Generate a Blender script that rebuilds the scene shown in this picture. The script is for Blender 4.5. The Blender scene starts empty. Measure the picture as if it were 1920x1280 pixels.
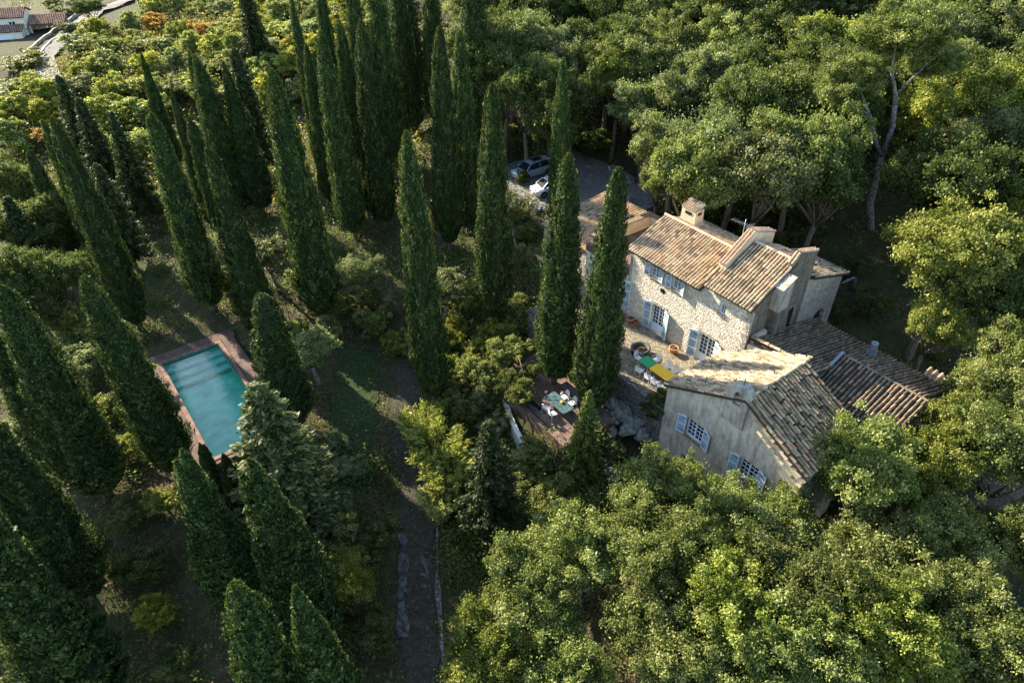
import bpy, math, random
import numpy as np
from mathutils import Vector, Matrix
random.seed(11)
R = math.radians
sc = bpy.context.scene
# ---------------------------------------------------------------- camera, world, sun
cam_d = bpy.data.cameras.new("camera"); cam = bpy.data.objects.new("camera", cam_d)
sc.collection.objects.link(cam); sc.camera = cam
cam.location = (0, 0, 30.5); cam.rotation_euler = (R(90-37.6), 0, 0)
cam_d.sensor_width = 36; cam_d.lens = 24.0; cam_d.clip_start = .5; cam_d.clip_end = 4000
SUN_AZ, SUN_EL = 138.5, 27.0          # towards the sun, degrees from +X
wd = bpy.data.worlds.new("World"); sc.world = wd; wd.use_nodes = True
nt = wd.node_tree; bg = nt.nodes['Background']
sky = nt.nodes.new('ShaderNodeTexSky'); sky.sky_type = 'NISHITA'; sky.sun_disc = False
sky.sun_elevation = R(SUN_EL); sky.sun_rotation = R(90-SUN_AZ); sky.air_density = 1.0; sky.dust_density = .6
nt.links.new(sky.outputs[0], bg.inputs[0]); bg.inputs[1].default_value = .12
sd = bpy.data.lights.new("sun", 'SUN'); so = bpy.data.objects.new("sun", sd); sc.collection.objects.link(so)
sd.energy = 5.0; sd.angle = R(.55); sd.color = (1, .89, .71)
sv = Vector((math.cos(R(SUN_AZ))*math.cos(R(SUN_EL)), math.sin(R(SUN_AZ))*math.cos(R(SUN_EL)), math.sin(R(SUN_EL))))
so.rotation_euler = sv.to_track_quat('Z', 'Y').to_euler(); so.location = (-60, 60, 60)
sc.view_settings.view_transform = 'Standard'; sc.view_settings.look = 'None'
sc.view_settings.exposure = 2.08; sc.view_settings.gamma = 1
sc.render.engine = 'CYCLES'
try:
    sc.cycles.max_bounces = 6; sc.cycles.transparent_max_bounces = 8
except Exception: pass
C = sc.collection.objects
# ---------------------------------------------------------------- helpers
def tag(o, label=None, cat=None, group=None, kind=None):
    if label: o['label'] = label
    if cat: o['category'] = cat
    if group: o['group'] = group
    if kind: o['kind'] = kind
    return o
def thing(name, label, cat, loc=(0, 0, 0), rz=0, group=None):
    o = bpy.data.objects.new(name, None); C.link(o); o.location = loc; o.rotation_euler = (0, 0, rz)
    o.empty_display_size = .3
    return tag(o, label, cat, group)
class MB:
    def __init__(s): s.v = []; s.f = []; s.r = []; s.sm = []
    def add(s, vs, fs, rnd=None, smooth=False):
        b = len(s.v); s.v += [tuple(p) for p in vs]
        if rnd is None: rnd = random.random()
        for f in fs: s.f.append(tuple(b+i for i in f)); s.r.append(rnd); s.sm.append(smooth)
    def box(s, a, b, rnd=None):
        x0, y0, z0 = a; x1, y1, z1 = b
        s.add([(x0,y0,z0),(x1,y0,z0),(x1,y1,z0),(x0,y1,z0),(x0,y0,z1),(x1,y0,z1),(x1,y1,z1),(x0,y1,z1)],
              [(0,3,2,1),(4,5,6,7),(0,1,5,4),(1,2,6,5),(2,3,7,6),(3,0,4,7)], rnd)
    def obox(s, c, u, v, w, rnd=None):       # centre + half vectors
        c, u, v, w = map(Vector, (c, u, v, w)); P = []
        for k in (-1, 1):
            for i, j in ((-1,-1),(1,-1),(1,1),(-1,1)): P.append(c+u*i+v*j+w*k)
        s.add(P, [(0,3,2,1),(4,5,6,7),(0,1,5,4),(1,2,6,5),(2,3,7,6),(3,0,4,7)], rnd)
    def quad(s, a, b, c, d, rnd=None): s.add([a, b, c, d], [(0, 1, 2, 3)], rnd)
    def bar(s, a, b, w, h=None, rnd=None):
        a, b = Vector(a), Vector(b); d = (b-a); L = d.length; d.normalize()
        up = Vector((0,0,1)) if abs(d.z) < .95 else Vector((1,0,0))
        x = d.cross(up).normalized(); y = x.cross(d)
        s.obox((a+b)/2, d*(L/2), x*(w/2), y*((h or w)/2), rnd)
    def prism(s, poly, ax, d0, d1, rnd=None):   # poly = 2D points, extruded along axis ax ('x','y','z')
        def m(p, d): return {'x': (d, p[0], p[1]), 'y': (p[0], d, p[1]), 'z': (p[0], p[1], d)}[ax]
        n = len(poly); V = [m(p, d0) for p in poly]+[m(p, d1) for p in poly]
        F = [tuple(range(n))[::-1], tuple(range(n, 2*n))]+[(i, (i+1) % n, n+(i+1) % n, n+i) for i in range(n)]
        s.add(V, F, rnd)
    def tube(s, pts, rad, seg=6, rnd=None, smooth=True):
        pts = [Vector(p) for p in pts]
        if not isinstance(rad, (list, tuple)): rad = [rad]*len(pts)
        V = []; F = []
        for i, p in enumerate(pts):
            d = (pts[min(i+1, len(pts)-1)]-pts[max(i-1, 0)]).normalized()
            up = Vector((0,0,1)) if abs(d.z) < .9 else Vector((1,0,0))
            x = d.cross(up).normalized(); y = x.cross(d)
            for k in range(seg):
                a = 2*math.pi*k/seg; V.append(p+(x*math.cos(a)+y*math.sin(a))*rad[i])
        for i in range(len(pts)-1):
            for k in range(seg):
                a = i*seg+k; b = i*seg+(k+1) % seg; F.append((a, b, b+seg, a+seg))
        F.append(tuple(range(seg))[::-1]); F.append(tuple(range((len(pts)-1)*seg, len(pts)*seg)))
        s.add(V, F, rnd, smooth)
    def lathe(s, prof, seg=16, c=(0, 0, 0), rnd=None, smooth=True):
        V = []; F = []
        for r, z in prof:
            for k in range(seg):
                a = 2*math.pi*k/seg; V.append((c[0]+r*math.cos(a), c[1]+r*math.sin(a), c[2]+z))
        for i in range(len(prof)-1):
            for k in range(seg):
                a = i*seg+k; b = i*seg+(k+1) % seg; F.append((a, b, b+seg, a+seg))
        F.append(tuple(range(seg))[::-1]); F.append(tuple(range((len(prof)-1)*seg, len(prof)*seg)))
        s.add(V, F, rnd, smooth)
    def build(s, name, m, parent=None, off=(0, 0, 0), recalc=True):
        me = bpy.data.meshes.new(name)
        me.from_pydata([(p[0]-off[0], p[1]-off[1], p[2]-off[2]) for p in s.v], [], s.f)
        at = me.attributes.new('rnd', 'FLOAT', 'FACE'); at.data.foreach_set('value', s.r)
        me.polygons.foreach_set('use_smooth', s.sm)
        me.materials.append(m); me.update()
        o = bpy.data.objects.new(name, me); C.link(o)
        if parent: o.parent = parent
        return o
# ---------------------------------------------------------------- materials
def newmat(name):
    m = bpy.data.materials.new(name); m.use_nodes = True
    m.node_tree.nodes['Principled BSDF'].inputs['Specular IOR Level'].default_value = .12
    return m, m.node_tree, m.node_tree.nodes['Principled BSDF']
def ramp(nt, fac, stops, const=False):
    n = nt.nodes.new('ShaderNodeValToRGB'); e = n.color_ramp.elements
    if const: n.color_ramp.interpolation = 'CONSTANT'
    e[0].position, e[0].color = stops[0][0], (*stops[0][1], 1); e[1].position, e[1].color = stops[-1][0], (*stops[-1][1], 1)
    for p, c in stops[1:-1]: x = e.new(p); x.color = (*c, 1)
    nt.links.new(fac, n.inputs[0]); return n.outputs[0]
def coord(nt, scale=(1, 1, 1)):
    tc = nt.nodes.new('ShaderNodeTexCoord'); mp = nt.nodes.new('ShaderNodeMapping')
    mp.inputs['Scale'].default_value = scale; nt.links.new(tc.outputs['Object'], mp.inputs[0]); return mp.outputs[0]
def noise(nt, vec, sc_, det=4, rough=.55):
    n = nt.nodes.new('ShaderNodeTexNoise'); n.inputs['Scale'].default_value = sc_; n.inputs['Detail'].default_value = det
    n.inputs['Roughness'].default_value = rough
    nt.links.new(vec, n.inputs['Vector']); return n.outputs['Fac']
def voro(nt, vec, sc_, feat='F1'):
    n = nt.nodes.new('ShaderNodeTexVoronoi'); n.feature = feat; n.inputs['Scale'].default_value = sc_
    nt.links.new(vec, n.inputs['Vector']); return n
def mix(nt, fac, a, b, mode='MIX'):
    n = nt.nodes.new('ShaderNodeMix'); n.data_type = 'RGBA'; n.blend_type = mode
    for k, i in ((fac, 0), (a, 6), (b, 7)):
        if isinstance(k, (int, float)): n.inputs[i].default_value = k
        elif isinstance(k, tuple): n.inputs[i].default_value = (*k, 1)
        else: nt.links.new(k, n.inputs[i])
    return n.outputs[2]
def bump(nt, h, bsdf, st=.5, dist=.05):
    b = nt.nodes.new('ShaderNodeBump'); b.inputs['Strength'].default_value = st; b.inputs['Distance'].default_value = dist
    nt.links.new(h, b.inputs['Height']); nt.links.new(b.outputs[0], bsdf.inputs['Normal'])
def attr(nt, n='rnd'):
    a = nt.nodes.new('ShaderNodeAttribute'); a.attribute_name = n; return a.outputs['Fac']
def plain(name, col, rough=.7, metal=0, var=.12, nscale=3):
    m, nt, b = newmat(name); v = coord(nt); f = noise(nt, v, nscale)
    d = tuple(max(0, c*(1-var*2)) for c in col); e = tuple(min(1, c*(1+var)) for c in col)
    nt.links.new(ramp(nt, f, [(.3, d), (.7, e)]), b.inputs['Base Color'])
    b.inputs['Roughness'].default_value = rough; b.inputs['Metallic'].default_value = metal; return m
def leafmat(name, c0, c1, c2, trans=.3, rough=.5, usecol=True):
    m, nt, b = newmat(name); col = ramp(nt, attr(nt), [(0, c0), (.55, c1), (1, c2)])
    if usecol:
        oi = nt.nodes.new('ShaderNodeObjectInfo'); col = mix(nt, 1.0, col, oi.outputs['Color'], 'MULTIPLY')
        hs = nt.nodes.new('ShaderNodeHueSaturation'); mr = nt.nodes.new('ShaderNodeMapRange')
        nt.links.new(oi.outputs['Random'], mr.inputs[0]); mr.inputs[3].default_value = .82; mr.inputs[4].default_value = 1.15
        nt.links.new(mr.outputs[0], hs.inputs['Value']); nt.links.new(col, hs.inputs['Color']); col = hs.outputs[0]
    nt.links.new(col, b.inputs['Base Color']); b.inputs['Roughness'].default_value = rough
    b.inputs['Specular IOR Level'].default_value = .16
    t = nt.nodes.new('ShaderNodeBsdfTranslucent'); nt.links.new(mix(nt, 1.0, col, (1.0, 1.0, .55), 'MULTIPLY'), t.inputs[0])
    ms = nt.nodes.new('ShaderNodeMixShader'); ms.inputs[0].default_value = trans
    nt.links.new(b.outputs[0], ms.inputs[1]); nt.links.new(t.outputs[0], ms.inputs[2])
    nt.links.new(ms.outputs[0], nt.nodes['Material Output'].inputs[0]); return m
def tilemat(name, stops, lichen=(.33, .31, .25), lam=.5):
    m, nt, b = newmat(name); v = coord(nt)
    c = ramp(nt, attr(nt), stops)
    n1 = noise(nt, v, 9, 5, .7); c = mix(nt, ramp(nt, n1, [(.35, (.0, .0, .0)), (.7, (lam, lam, lam))]), c, lichen)
    n2 = noise(nt, v, 1.1, 3); c = mix(nt, ramp(nt, n2, [(.4, (0, 0, 0)), (.75, (.45, .45, .45))]), c, (.13, .11, .085))
    nt.links.new(c, b.inputs['Base Color']); b.inputs['Roughness'].default_value = .9
    bump(nt, noise(nt, v, 40, 3), b, .4, .02); return m
M = {}
M['leaf'] = leafmat('oak leaves', (.045, .066, .013), (.145, .178, .042), (.43, .44, .18), .42)
M['shrub'] = leafmat('shrub leaves', (.050, .070, .016), (.155, .182, .042), (.42, .42, .15), .40)
M['cyp'] = leafmat('cypress sprays', (.018, .036, .009), (.046, .078, .018), (.19, .24, .06), .3, .6)
M['con'] = leafmat('conifer sprays', (.03, .05, .016), (.075, .10, .03), (.17, .19, .06), .2, .6)
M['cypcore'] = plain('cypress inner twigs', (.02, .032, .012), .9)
M['bark'] = plain('bark', (.16, .12, .09), .9, 0, .3, 6)
M['palebark'] = plain('pale bark', (.19, .175, .15), .9, 0, .45, 5)
def m_ground():
    m, nt, b = newmat('ground'); v = coord(nt)
    a = noise(nt, v, .12, 5, .6); s = noise(nt, v, 1.7, 6, .7); f = noise(nt, v, 14, 4, .7)
    c = mix(nt, ramp(nt, a, [(.38, (0, 0, 0)), (.62, (1, 1, 1))]), (.055, .05, .025), (.045, .062, .02))
    c = mix(nt, ramp(nt, s, [(.5, (0, 0, 0)), (.66, (.75, .75, .75))]), c, (.15, .095, .05))
    c = mix(nt, ramp(nt, f, [(.3, (.7, .7, .7)), (.6, (0, 0, 0))]), c, (.035, .03, .018))
    nt.links.new(c, b.inputs['Base Color']); b.inputs['Roughness'].default_value = .95; bump(nt, f, b, .8, .08); return m
M['ground'] = m_ground()
def m_stone(name, c0, c1, mort, scale=4.5, bs=1.0, dist=.05, stretch=(1, 1, 1.5)):
    m, nt, b = newmat(name); v = coord(nt, stretch)
    vo = voro(nt, v, scale); ed = voro(nt, v, scale, 'DISTANCE_TO_EDGE')
    sep = nt.nodes.new('ShaderNodeSeparateColor'); nt.links.new(vo.outputs['Color'], sep.inputs[0])
    c = ramp(nt, sep.outputs[0], [(0, c0), (.6, c1), (1, tuple(x*1.12 for x in c1))])
    n = noise(nt, v, 2.2, 5, .7); c = mix(nt, ramp(nt, n, [(.35, (.5, .5, .5)), (.6, (0, 0, 0))]), c, tuple(x*.62 for x in c0))
    e = ramp(nt, ed.outputs['Distance'], [(.0, (1, 1, 1)), (.09, (0, 0, 0))]); c = mix(nt, e, c, mort)
    fn = noise(nt, v, 30, 3, .7)
    c = mix(nt, ramp(nt, fn, [(.33, (1, 1, 1)), (.42, (0, 0, 0))]), c, tuple(x*.35 for x in c0))
    nt.links.new(c, b.inputs['Base Color']); b.inputs['Roughness'].default_value = .92
    h = mix(nt, .35, ramp(nt, ed.outputs['Distance'], [(0, (0, 0, 0)), (.22, (1, 1, 1))]), fn); bump(nt, h, b, bs, dist); return m
M['rubble'] = m_stone('sandy rubble stone', (.58, .51, .39), (.80, .74, .61), (.36, .30, .21), 5.2, 1.0, .06)
M['greystone'] = m_stone('grey rubble stone', (.30, .27, .22), (.46, .42, .35), (.2, .17, .13), 4)
M['rock'] = m_stone('rock', (.14, .13, .115), (.24, .225, .2), (.05, .045, .035), 3.2, 1, .12)
M['flag'] = m_stone('paving stone', (.17, .14, .10), (.27, .23, .165), (.07, .065, .03), 3.4, .7, .03, (1, 1.6, 1))
M['gravel'] = m_stone('gravel', (.17, .16, .14), (.31, .29, .26), (.10, .09, .08), 7, .8, .04, (1, 1, 1))
M['drive'] = m_stone('drive surface', (.04, .035, .024), (.07, .062, .045), (.028, .03, .015), 5, .5, .03, (1, 1, 1))
def m_plaster(name, c0, c1, st=(.16, .14, .11)):
    m, nt, b = newmat(name); v = coord(nt); v2 = coord(nt, (1.6, 1.6, .35))
    a = noise(nt, v, 2.5, 6, .7); c = ramp(nt, a, [(.3, c0), (.65, c1)])
    s = noise(nt, v2, 1.8, 5, .7); c = mix(nt, ramp(nt, s, [(.44, (0, 0, 0)), (.68, (.8, .8, .8))]), c, st)
    g = noise(nt, v, 22, 4, .7); c = mix(nt, ramp(nt, g, [(.3, (.6, .6, .6)), (.45, (0, 0, 0))]), c, st)
    nt.links.new(c, b.inputs['Base Color']); b.inputs['Roughness'].default_value = .93; bump(nt, mix(nt, .5, a, g), b, .9, .06); return m
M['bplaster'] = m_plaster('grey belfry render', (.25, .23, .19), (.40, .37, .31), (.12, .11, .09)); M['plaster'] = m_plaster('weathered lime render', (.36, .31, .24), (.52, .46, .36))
M['dplaster'] = m_plaster('shade darkened weathered render', (.11, .092, .066), (.19, .165, .125), (.055, .048, .036))  # weathered render, its tone lowered to hold the shade of the gable side
M['cream'] = plain('cream render', (.60, .47, .32), .9, 0, .12, 2)
M['kerb'] = plain('old pale wall', (.34, .31, .26), .9, 0, .2, 1)
M['villawall'] = plain('pale villa render', (.66, .60, .50), .9, 0, .03, 1)
T_MAIN = [(0, (.15, .11, .07)), (.18, (.34, .25, .155)), (.45, (.48, .365, .23)), (.84, (.62, .49, .33)), (.93, (.52, .30, .18)), (1, (.60, .42, .27))]
T_FRONT = [(0, (.13, .10, .06)), (.3, (.27, .21, .12)), (.5, (.46, .36, .22)), (.8, (.58, .46, .30)), (.9, (.50, .29, .18)), (1, (.62, .42, .29))]
T_OLD = [(0, (.06, .045, .03)), (.3, (.125, .092, .055)), (.6, (.19, .14, .085)), (.85, (.28, .145, .08)), (1, (.33, .24, .15))]
T_RIGHT = [(0, (.09, .068, .04)), (.3, (.20, .15, .08)), (.6, (.31, .235, .13)), (.82, (.43, .34, .20)), (.92, (.50, .24, .12)), (1, (.58, .40, .25))]
M['tile'] = tilemat('pale clay tiles', T_MAIN, (.36, .31, .2), .35); M['tilefront'] = tilemat('mottled clay tiles', T_FRONT, (.34, .30, .19), .3)
M['tileright'] = tilemat('olive brown lichened tiles', T_RIGHT, (.34, .28, .17), .3); M['tileold'] = tilemat('dark lichened clay tiles', T_OLD, (.17, .15, .11)); M['tilered'] = tilemat('red clay tiles', [(0, (.45, .26, .16)), (1, (.60, .42, .28))], (.5, .42, .3), .4)
M['under'] = plain('roof underlay gap shade', (.055, .04, .03), .95)  # darkened so the gaps between tile rows carry painted shade
def m_brick(name, c1, c2, mort, sx=.24, sy=.12, rot=0):
    m, nt, b = newmat(name); v = coord(nt); br = nt.nodes.new('ShaderNodeTexBrick'); nt.links.new(v, br.inputs[0])
    br.inputs['Color1'].default_value = (*c1, 1); br.inputs['Color2'].default_value = (*c2, 1); br.inputs['Mortar'].default_value = (*mort, 1)
    br.inputs['Scale'].default_value = 1; br.inputs['Brick Width'].default_value = sx; br.inputs['Row Height'].default_value = sy
    br.inputs['Mortar Size'].default_value = .014
    n = noise(nt, v, 1.3, 5, .7); c = mix(nt, ramp(nt, n, [(.4, (0, 0, 0)), (.7, (.7, .7, .7))]), br.outputs[0], tuple(x*.5 for x in mort))
    nt.links.new(c, b.inputs['Base Color']); b.inputs['Roughness'].default_value = .85; bump(nt, noise(nt, v, 12), b, .4, .02); return m
M['brick'] = m_brick('terracotta paving brick', (.15, .082, .06), (.22, .145, .11), (.10, .085, .065), .5, .25)
M['deck'] = m_brick('pool deck tiles', (.105, .065, .052), (.15, .10, .077), (.06, .05, .04), .4, .4)
M['coping'] = m_brick('pool coping brick', (.19, .105, .08), (.24, .15, .11), (.09, .07, .055), .3, .4)
M['roofpave'] = m_brick('pale roof paving', (.55, .42, .3), (.62, .52, .4), (.3, .22, .15), .35, .22)
M['white'] = plain('white paint', (.78, .76, .72), .55, 0, .05)
M['shutter'] = plain('pale grey blue paint', (.50, .58, .64), .6, 0, .06); M['shutpan'] = plain('grey blue panel paint', (.27, .35, .41), .65, 0, .08)
M['frame'] = plain('blue white window paint', (.62, .68, .72), .5, 0, .05)
M['iron'] = plain('dark iron', (.03, .03, .035), .6, .5); M['metal'] = plain('galvanised metal', (.26, .28, .30), .5, .5)
M['wood'] = plain('weathered wood', (.2, .15, .1), .85, 0, .3, 8)
def m_glass(name, col=(.012, .016, .02)):
    m, nt, b = newmat(name); b.inputs['Base Color'].default_value = (*col, 1); b.inputs['Roughness'].default_value = .08
    b.inputs['Specular IOR Level'].default_value = .7; return m
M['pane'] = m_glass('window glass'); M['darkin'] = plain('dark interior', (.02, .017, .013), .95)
M['boulder'] = m_plaster('weathered boulder', (.16, .15, .13), (.36, .345, .31), (.05, .055, .035)); M['terra'] = plain('terracotta pot', (.50, .22, .10), .8, 0, .15, 6); M['soil'] = plain('soil', (.07, .05, .03), .95)
M['green'] = plain('green table lacquer', (.03, .30, .12), .4, 0, .05); M['yellow'] = plain('yellow table lacquer', (.80, .48, .04), .4, 0, .04)
M['bluetop'] = plain('blue green stone table top', (.06, .105, .115), .5, 0, .35, 4)
M['whitemetal'] = plain('white garden chair paint', (.72, .7, .66), .5, 0, .05)
M['lane'] = plain('pale lane asphalt', (.15, .14, .125), .9, 0, .12, .6)
M['concrete'] = plain('old concrete', (.10, .098, .09), .9, 0, .4, 3)
M['lawn'] = plain('mown grass', (.034, .055, .018), .95, 0, .3, 5)
def m_water():
    m, nt, b = newmat('pool water'); v = coord(nt, (1, .4, 1)); nt.nodes.remove(b)
    w = noise(nt, v, 16.0, 4, .65)
    bm = nt.nodes.new('ShaderNodeBump'); bm.inputs['Strength'].default_value = .13; bm.inputs['Distance'].default_value = .03; nt.links.new(w, bm.inputs['Height'])
    t = nt.nodes.new('ShaderNodeBsdfTransparent'); t.inputs[0].default_value = (.72, .93, .90, 1)
    g = nt.nodes.new('ShaderNodeBsdfGlossy'); g.inputs['Roughness'].default_value = .03; nt.links.new(bm.outputs[0], g.inputs['Normal'])
    fr = nt.nodes.new('ShaderNodeFresnel'); fr.inputs[0].default_value = 1.45; nt.links.new(bm.outputs[0], fr.inputs['Normal'])
    ms = nt.nodes.new('ShaderNodeMixShader'); nt.links.new(fr.outputs[0], ms.inputs[0]); nt.links.new(t.outputs[0], ms.inputs[1]); nt.links.new(g.outputs[0], ms.inputs[2])
    nt.links.new(ms.outputs[0], nt.nodes['Material Output'].inputs[0]); return m
M['water'] = m_water(); M['palebasin'] = plain('pale pool steps', (.50, .78, .66), .6, 0, .1, 1.5); M['basin'] = plain('turquoise pool lining', (.36, .82, .62), .6, 0, .14, .8)
# ---------------------------------------------------------------- terrain height
A = math.radians(-53.2)
CA, SA = math.cos(A), math.sin(A)
CTRL = np.array([
(-24,38,-4),(-16,46,-3.2),(-17,59,-2.2),(-30,33,-5.2),(-25,15,-8),(-50,30,-7),(-5.5,30,-5.6),(-5,22,-6.8),(-7,42,-4.2),
(0,10,-9),(-12,38,-4.3),(-12,30,-5.4),(8,30,-4.3),(14,26,-4.5),(25,20,-5),(30,35,-1.5),(24,45,0),(25,55,2),(30,60,4),(5,67,.2),(-2,52,-2.4),
(0,80,3.5),(10,95,9),(30,90,11),(60,80,15),(40,130,24),(0,140,16),(-30,110,4),(-60,110,0),(-80,120,0),(-80,150,0),(50,50,7),(45,30,0),
(-60,70,-5),(-90,80,-8),(-40,80,-3.5),(-45,50,-6),(-120,150,-2),(120,120,30),(0,300,40),(-200,300,5),(150,0,0),(-150,0,-12),(0,-60,-12),
(-20,80,-1),(-5,100,4),(60,160,30),(100,60,16)], dtype=float)
# flat pads in the site frame: s0, s1, t0, t1, z, blend width
PADS = [
 (-34.5,-18.0,27.7,33.5,-0.12,0.35),   # house terrace
 (-30,-18.0,32.5,41.5,-0.12,1.0),      # house
 (-41,-30,31,42,-0.12,1.2),
 (-19.5,-9.0,33.0,41.0,-0.12,1.0),     # wing
 (-20.6,-9.5,26.5,32.6,-4.2,0.3),      # front house
 (-33.5,-23.0,21.7,26.6,-2.62,0.5),    # brick terrace
 (-52.5,-36.6,1.2,9.2,-4.12,0.8),      # pool
 (-50.7,-37.1,2.2,7.9,-6.8,0.6),       # pool basin
 (-57,-40,39,51,0.1,1.5)]              # parking
def _n(x,y):
    return (np.sin(x*.9+1.3*np.sin(y*.7))*np.cos(y*.8+np.sin(x*.6))*.16+np.sin(x*2.3+y*1.1)*np.sin(y*2.1-x*.7)*.07)
def height(x,y):
    x=np.asarray(x,dtype=float);y=np.asarray(y,dtype=float)
    sh=np.broadcast(x,y).shape
    X=np.broadcast_to(x,sh).ravel();Y=np.broadcast_to(y,sh).ravel()
    d2=(X[:,None]-CTRL[None,:,0])**2+(Y[:,None]-CTRL[None,:,1])**2+9.0
    w=d2**-1.7
    z=(w*CTRL[None,:,2]).sum(1)/w.sum(1)+_n(X,Y)
    s=X*CA+Y*SA; t=-X*SA+Y*CA
    for s0,s1,t0,t1,pz,bw in PADS:
        dx=np.maximum(np.maximum(s0-s,s-s1),0);dy=np.maximum(np.maximum(t0-t,t-t1),0)
        k=np.clip(1-np.hypot(dx,dy)/bw,0,1);k=k*k*(3-2*k)
        z=z*(1-k)+pz*k
    return z.reshape(sh)
def hz(x,y): return float(height(np.array([x]),np.array([y]))[0])
# ---------------------------------------------------------------- vegetation meshes
def leaf_mesh(name, P, N, L, W, m, rnd, up=None, rs=None, extra=None):
    """rhombic leaves: P centres, N normals, L half length, W half width"""
    n = len(P); rs = rs or np.random.RandomState(1)
    N = N/np.maximum(np.linalg.norm(N, axis=1, keepdims=True), 1e-6)
    a = rs.normal(size=(n, 3)) if up is None else up+rs.normal(size=(n, 3))*.35
    u = a-(a*N).sum(1, keepdims=True)*N; u /= np.maximum(np.linalg.norm(u, axis=1, keepdims=True), 1e-6)
    w = np.cross(N, u); L = np.asarray(L).reshape(-1, 1); W = np.asarray(W).reshape(-1, 1)
    V = np.empty((n, 4, 3)); V[:, 0] = P-u*L; V[:, 1] = P+w*W+u*L*.1; V[:, 2] = P+u*L+N*W*.3; V[:, 3] = P-w*W+u*L*.1
    V = V.reshape(-1, 3); me = bpy.data.meshes.new(name)
    me.vertices.add(4*n); me.vertices.foreach_set('co', V.ravel().astype(np.float32))
    me.loops.add(4*n); me.loops.foreach_set('vertex_index', np.arange(4*n, dtype=np.int32))
    me.polygons.add(n); me.polygons.foreach_set('loop_start', np.arange(0, 4*n, 4, dtype=np.int32))
    me.polygons.foreach_set('loop_total', np.full(n, 4, dtype=np.int32))
    at = me.attributes.new('rnd', 'FLOAT', 'FACE'); at.data.foreach_set('value', np.clip(rnd, 0, 1).astype(np.float32))
    me.materials.append(m); me.update(calc_edges=True); return me
def sphere_dirs(rs, n):
    d = rs.normal(size=(n, 3)); return d/np.linalg.norm(d, axis=1, keepdims=True)
def oak_crown(seed, R_=4.0, H=9.0, ncl=85, nl=27000, leaf=.12, m=None, low=.34, name='crown', mz_=(.6, .8)):
    rs = np.random.RandomState(seed); cl = []
    main = [(rs.uniform(-.55, .55)*R_, rs.uniform(-.55, .55)*R_, H*rs.uniform(*mz_), R_*rs.uniform(.28, .55)) for _ in range(13)]
    while len(cl) < ncl:
        mx, my, mz, mr = main[rs.randint(len(main))]
        d = sphere_dirs(rs, 1)[0]; k = rs.uniform(.6, 1.05)
        x, y, z = mx+d[0]*mr*k, my+d[1]*mr*k, mz+d[2]*mr*.75*k
        if z < H*low or math.hypot(x, y) > R_*1.02: continue
        cl.append((x, y, z, R_*rs.uniform(.045, .13)))
    cl = np.array(cl); w = cl[:, 3]**2; idx = rs.choice(ncl, nl, p=w/w.sum())
    d = sphere_dirs(rs, nl); d[:, 2] = np.where(d[:, 2] < -.35, -d[:, 2], d[:, 2])
    k = rs.uniform(.2, 1.0, nl)[:, None]+.95*rs.uniform(0, 1, nl)[:, None]**2.2
    P = cl[idx, :3]+d*cl[idx, 3:4]*k*np.array([1, 1, .8]); N = d*.35+np.array([0, 0, .45])+rs.normal(size=(nl, 3))*.75
    st = rs.uniform(0, 1, nl) < .035; dd = sphere_dirs(rs, nl)*rs.uniform(.3, 1.0, nl)[:, None]*(1-.35*np.sin(np.arange(nl)*.7)[:, None]**2)
    P[st] = (np.array([0, 0, H*sum(mz_)/2])+dd*np.array([R_*.92, R_*.92, H*.3]))[st]
    s = leaf*rs.uniform(.6, 1.25, nl); tint = rs.uniform(0, 1, ncl)[idx]*.45+rs.uniform(0, 1, nl)*.55
    return leaf_mesh(name, P, N, s, s*.62, m or M['leaf'], tint, rs=rs), cl
def trunk_mesh(cl, R_, H, seed, m, thick=.26, n=9, name='trunk', bare=0):
    rs = random.Random(seed); b = MB(); fx, fy, fz = rs.uniform(-.3, .3), rs.uniform(-.3, .3), H*.36
    b.tube([(0, 0, -.6), (0.05, 0, .5), (fx*.5, fy*.4, fz*.55), (fx, fy, fz)], [thick*1.3, thick, thick*.85, thick*.7], 8)
    for i in range(n):
        c = cl[rs.randrange(len(cl))]; mid = ((fx+c[0])/2+rs.uniform(-.4, .4), (fy+c[1])/2+rs.uniform(-.4, .4), (fz+c[2])/2-.2)
        b.tube([(fx, fy, fz-.15), mid, (c[0], c[1], c[2])], [thick*.5, thick*.3, .03], 5)
        for _ in range(2):
            c2 = cl[rs.randrange(len(cl))]; v = Vector(c2[:3])-Vector(mid); v = v.normalized()*min(v.length, 1.8)
            b.tube([mid, Vector(mid)+v*.6+Vector((0, 0, .15)), Vector(mid)+v], [thick*.22, thick*.12, .02], 4)
    for i in range(10 if H > 6 else 4):        # dead twigs poking out of the crown
        c = Vector(cl[rs.randrange(len(cl))][:3]); o_ = (c-Vector((0, 0, H*.5))).normalized(); q = c+o_*rs.uniform(.3, .8)*R_*.2+Vector((0, 0, .1))
        b.tube([c-o_*.9, c, q], [.03, .02, .006], 3)
    return b.build(name, m)
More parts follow.
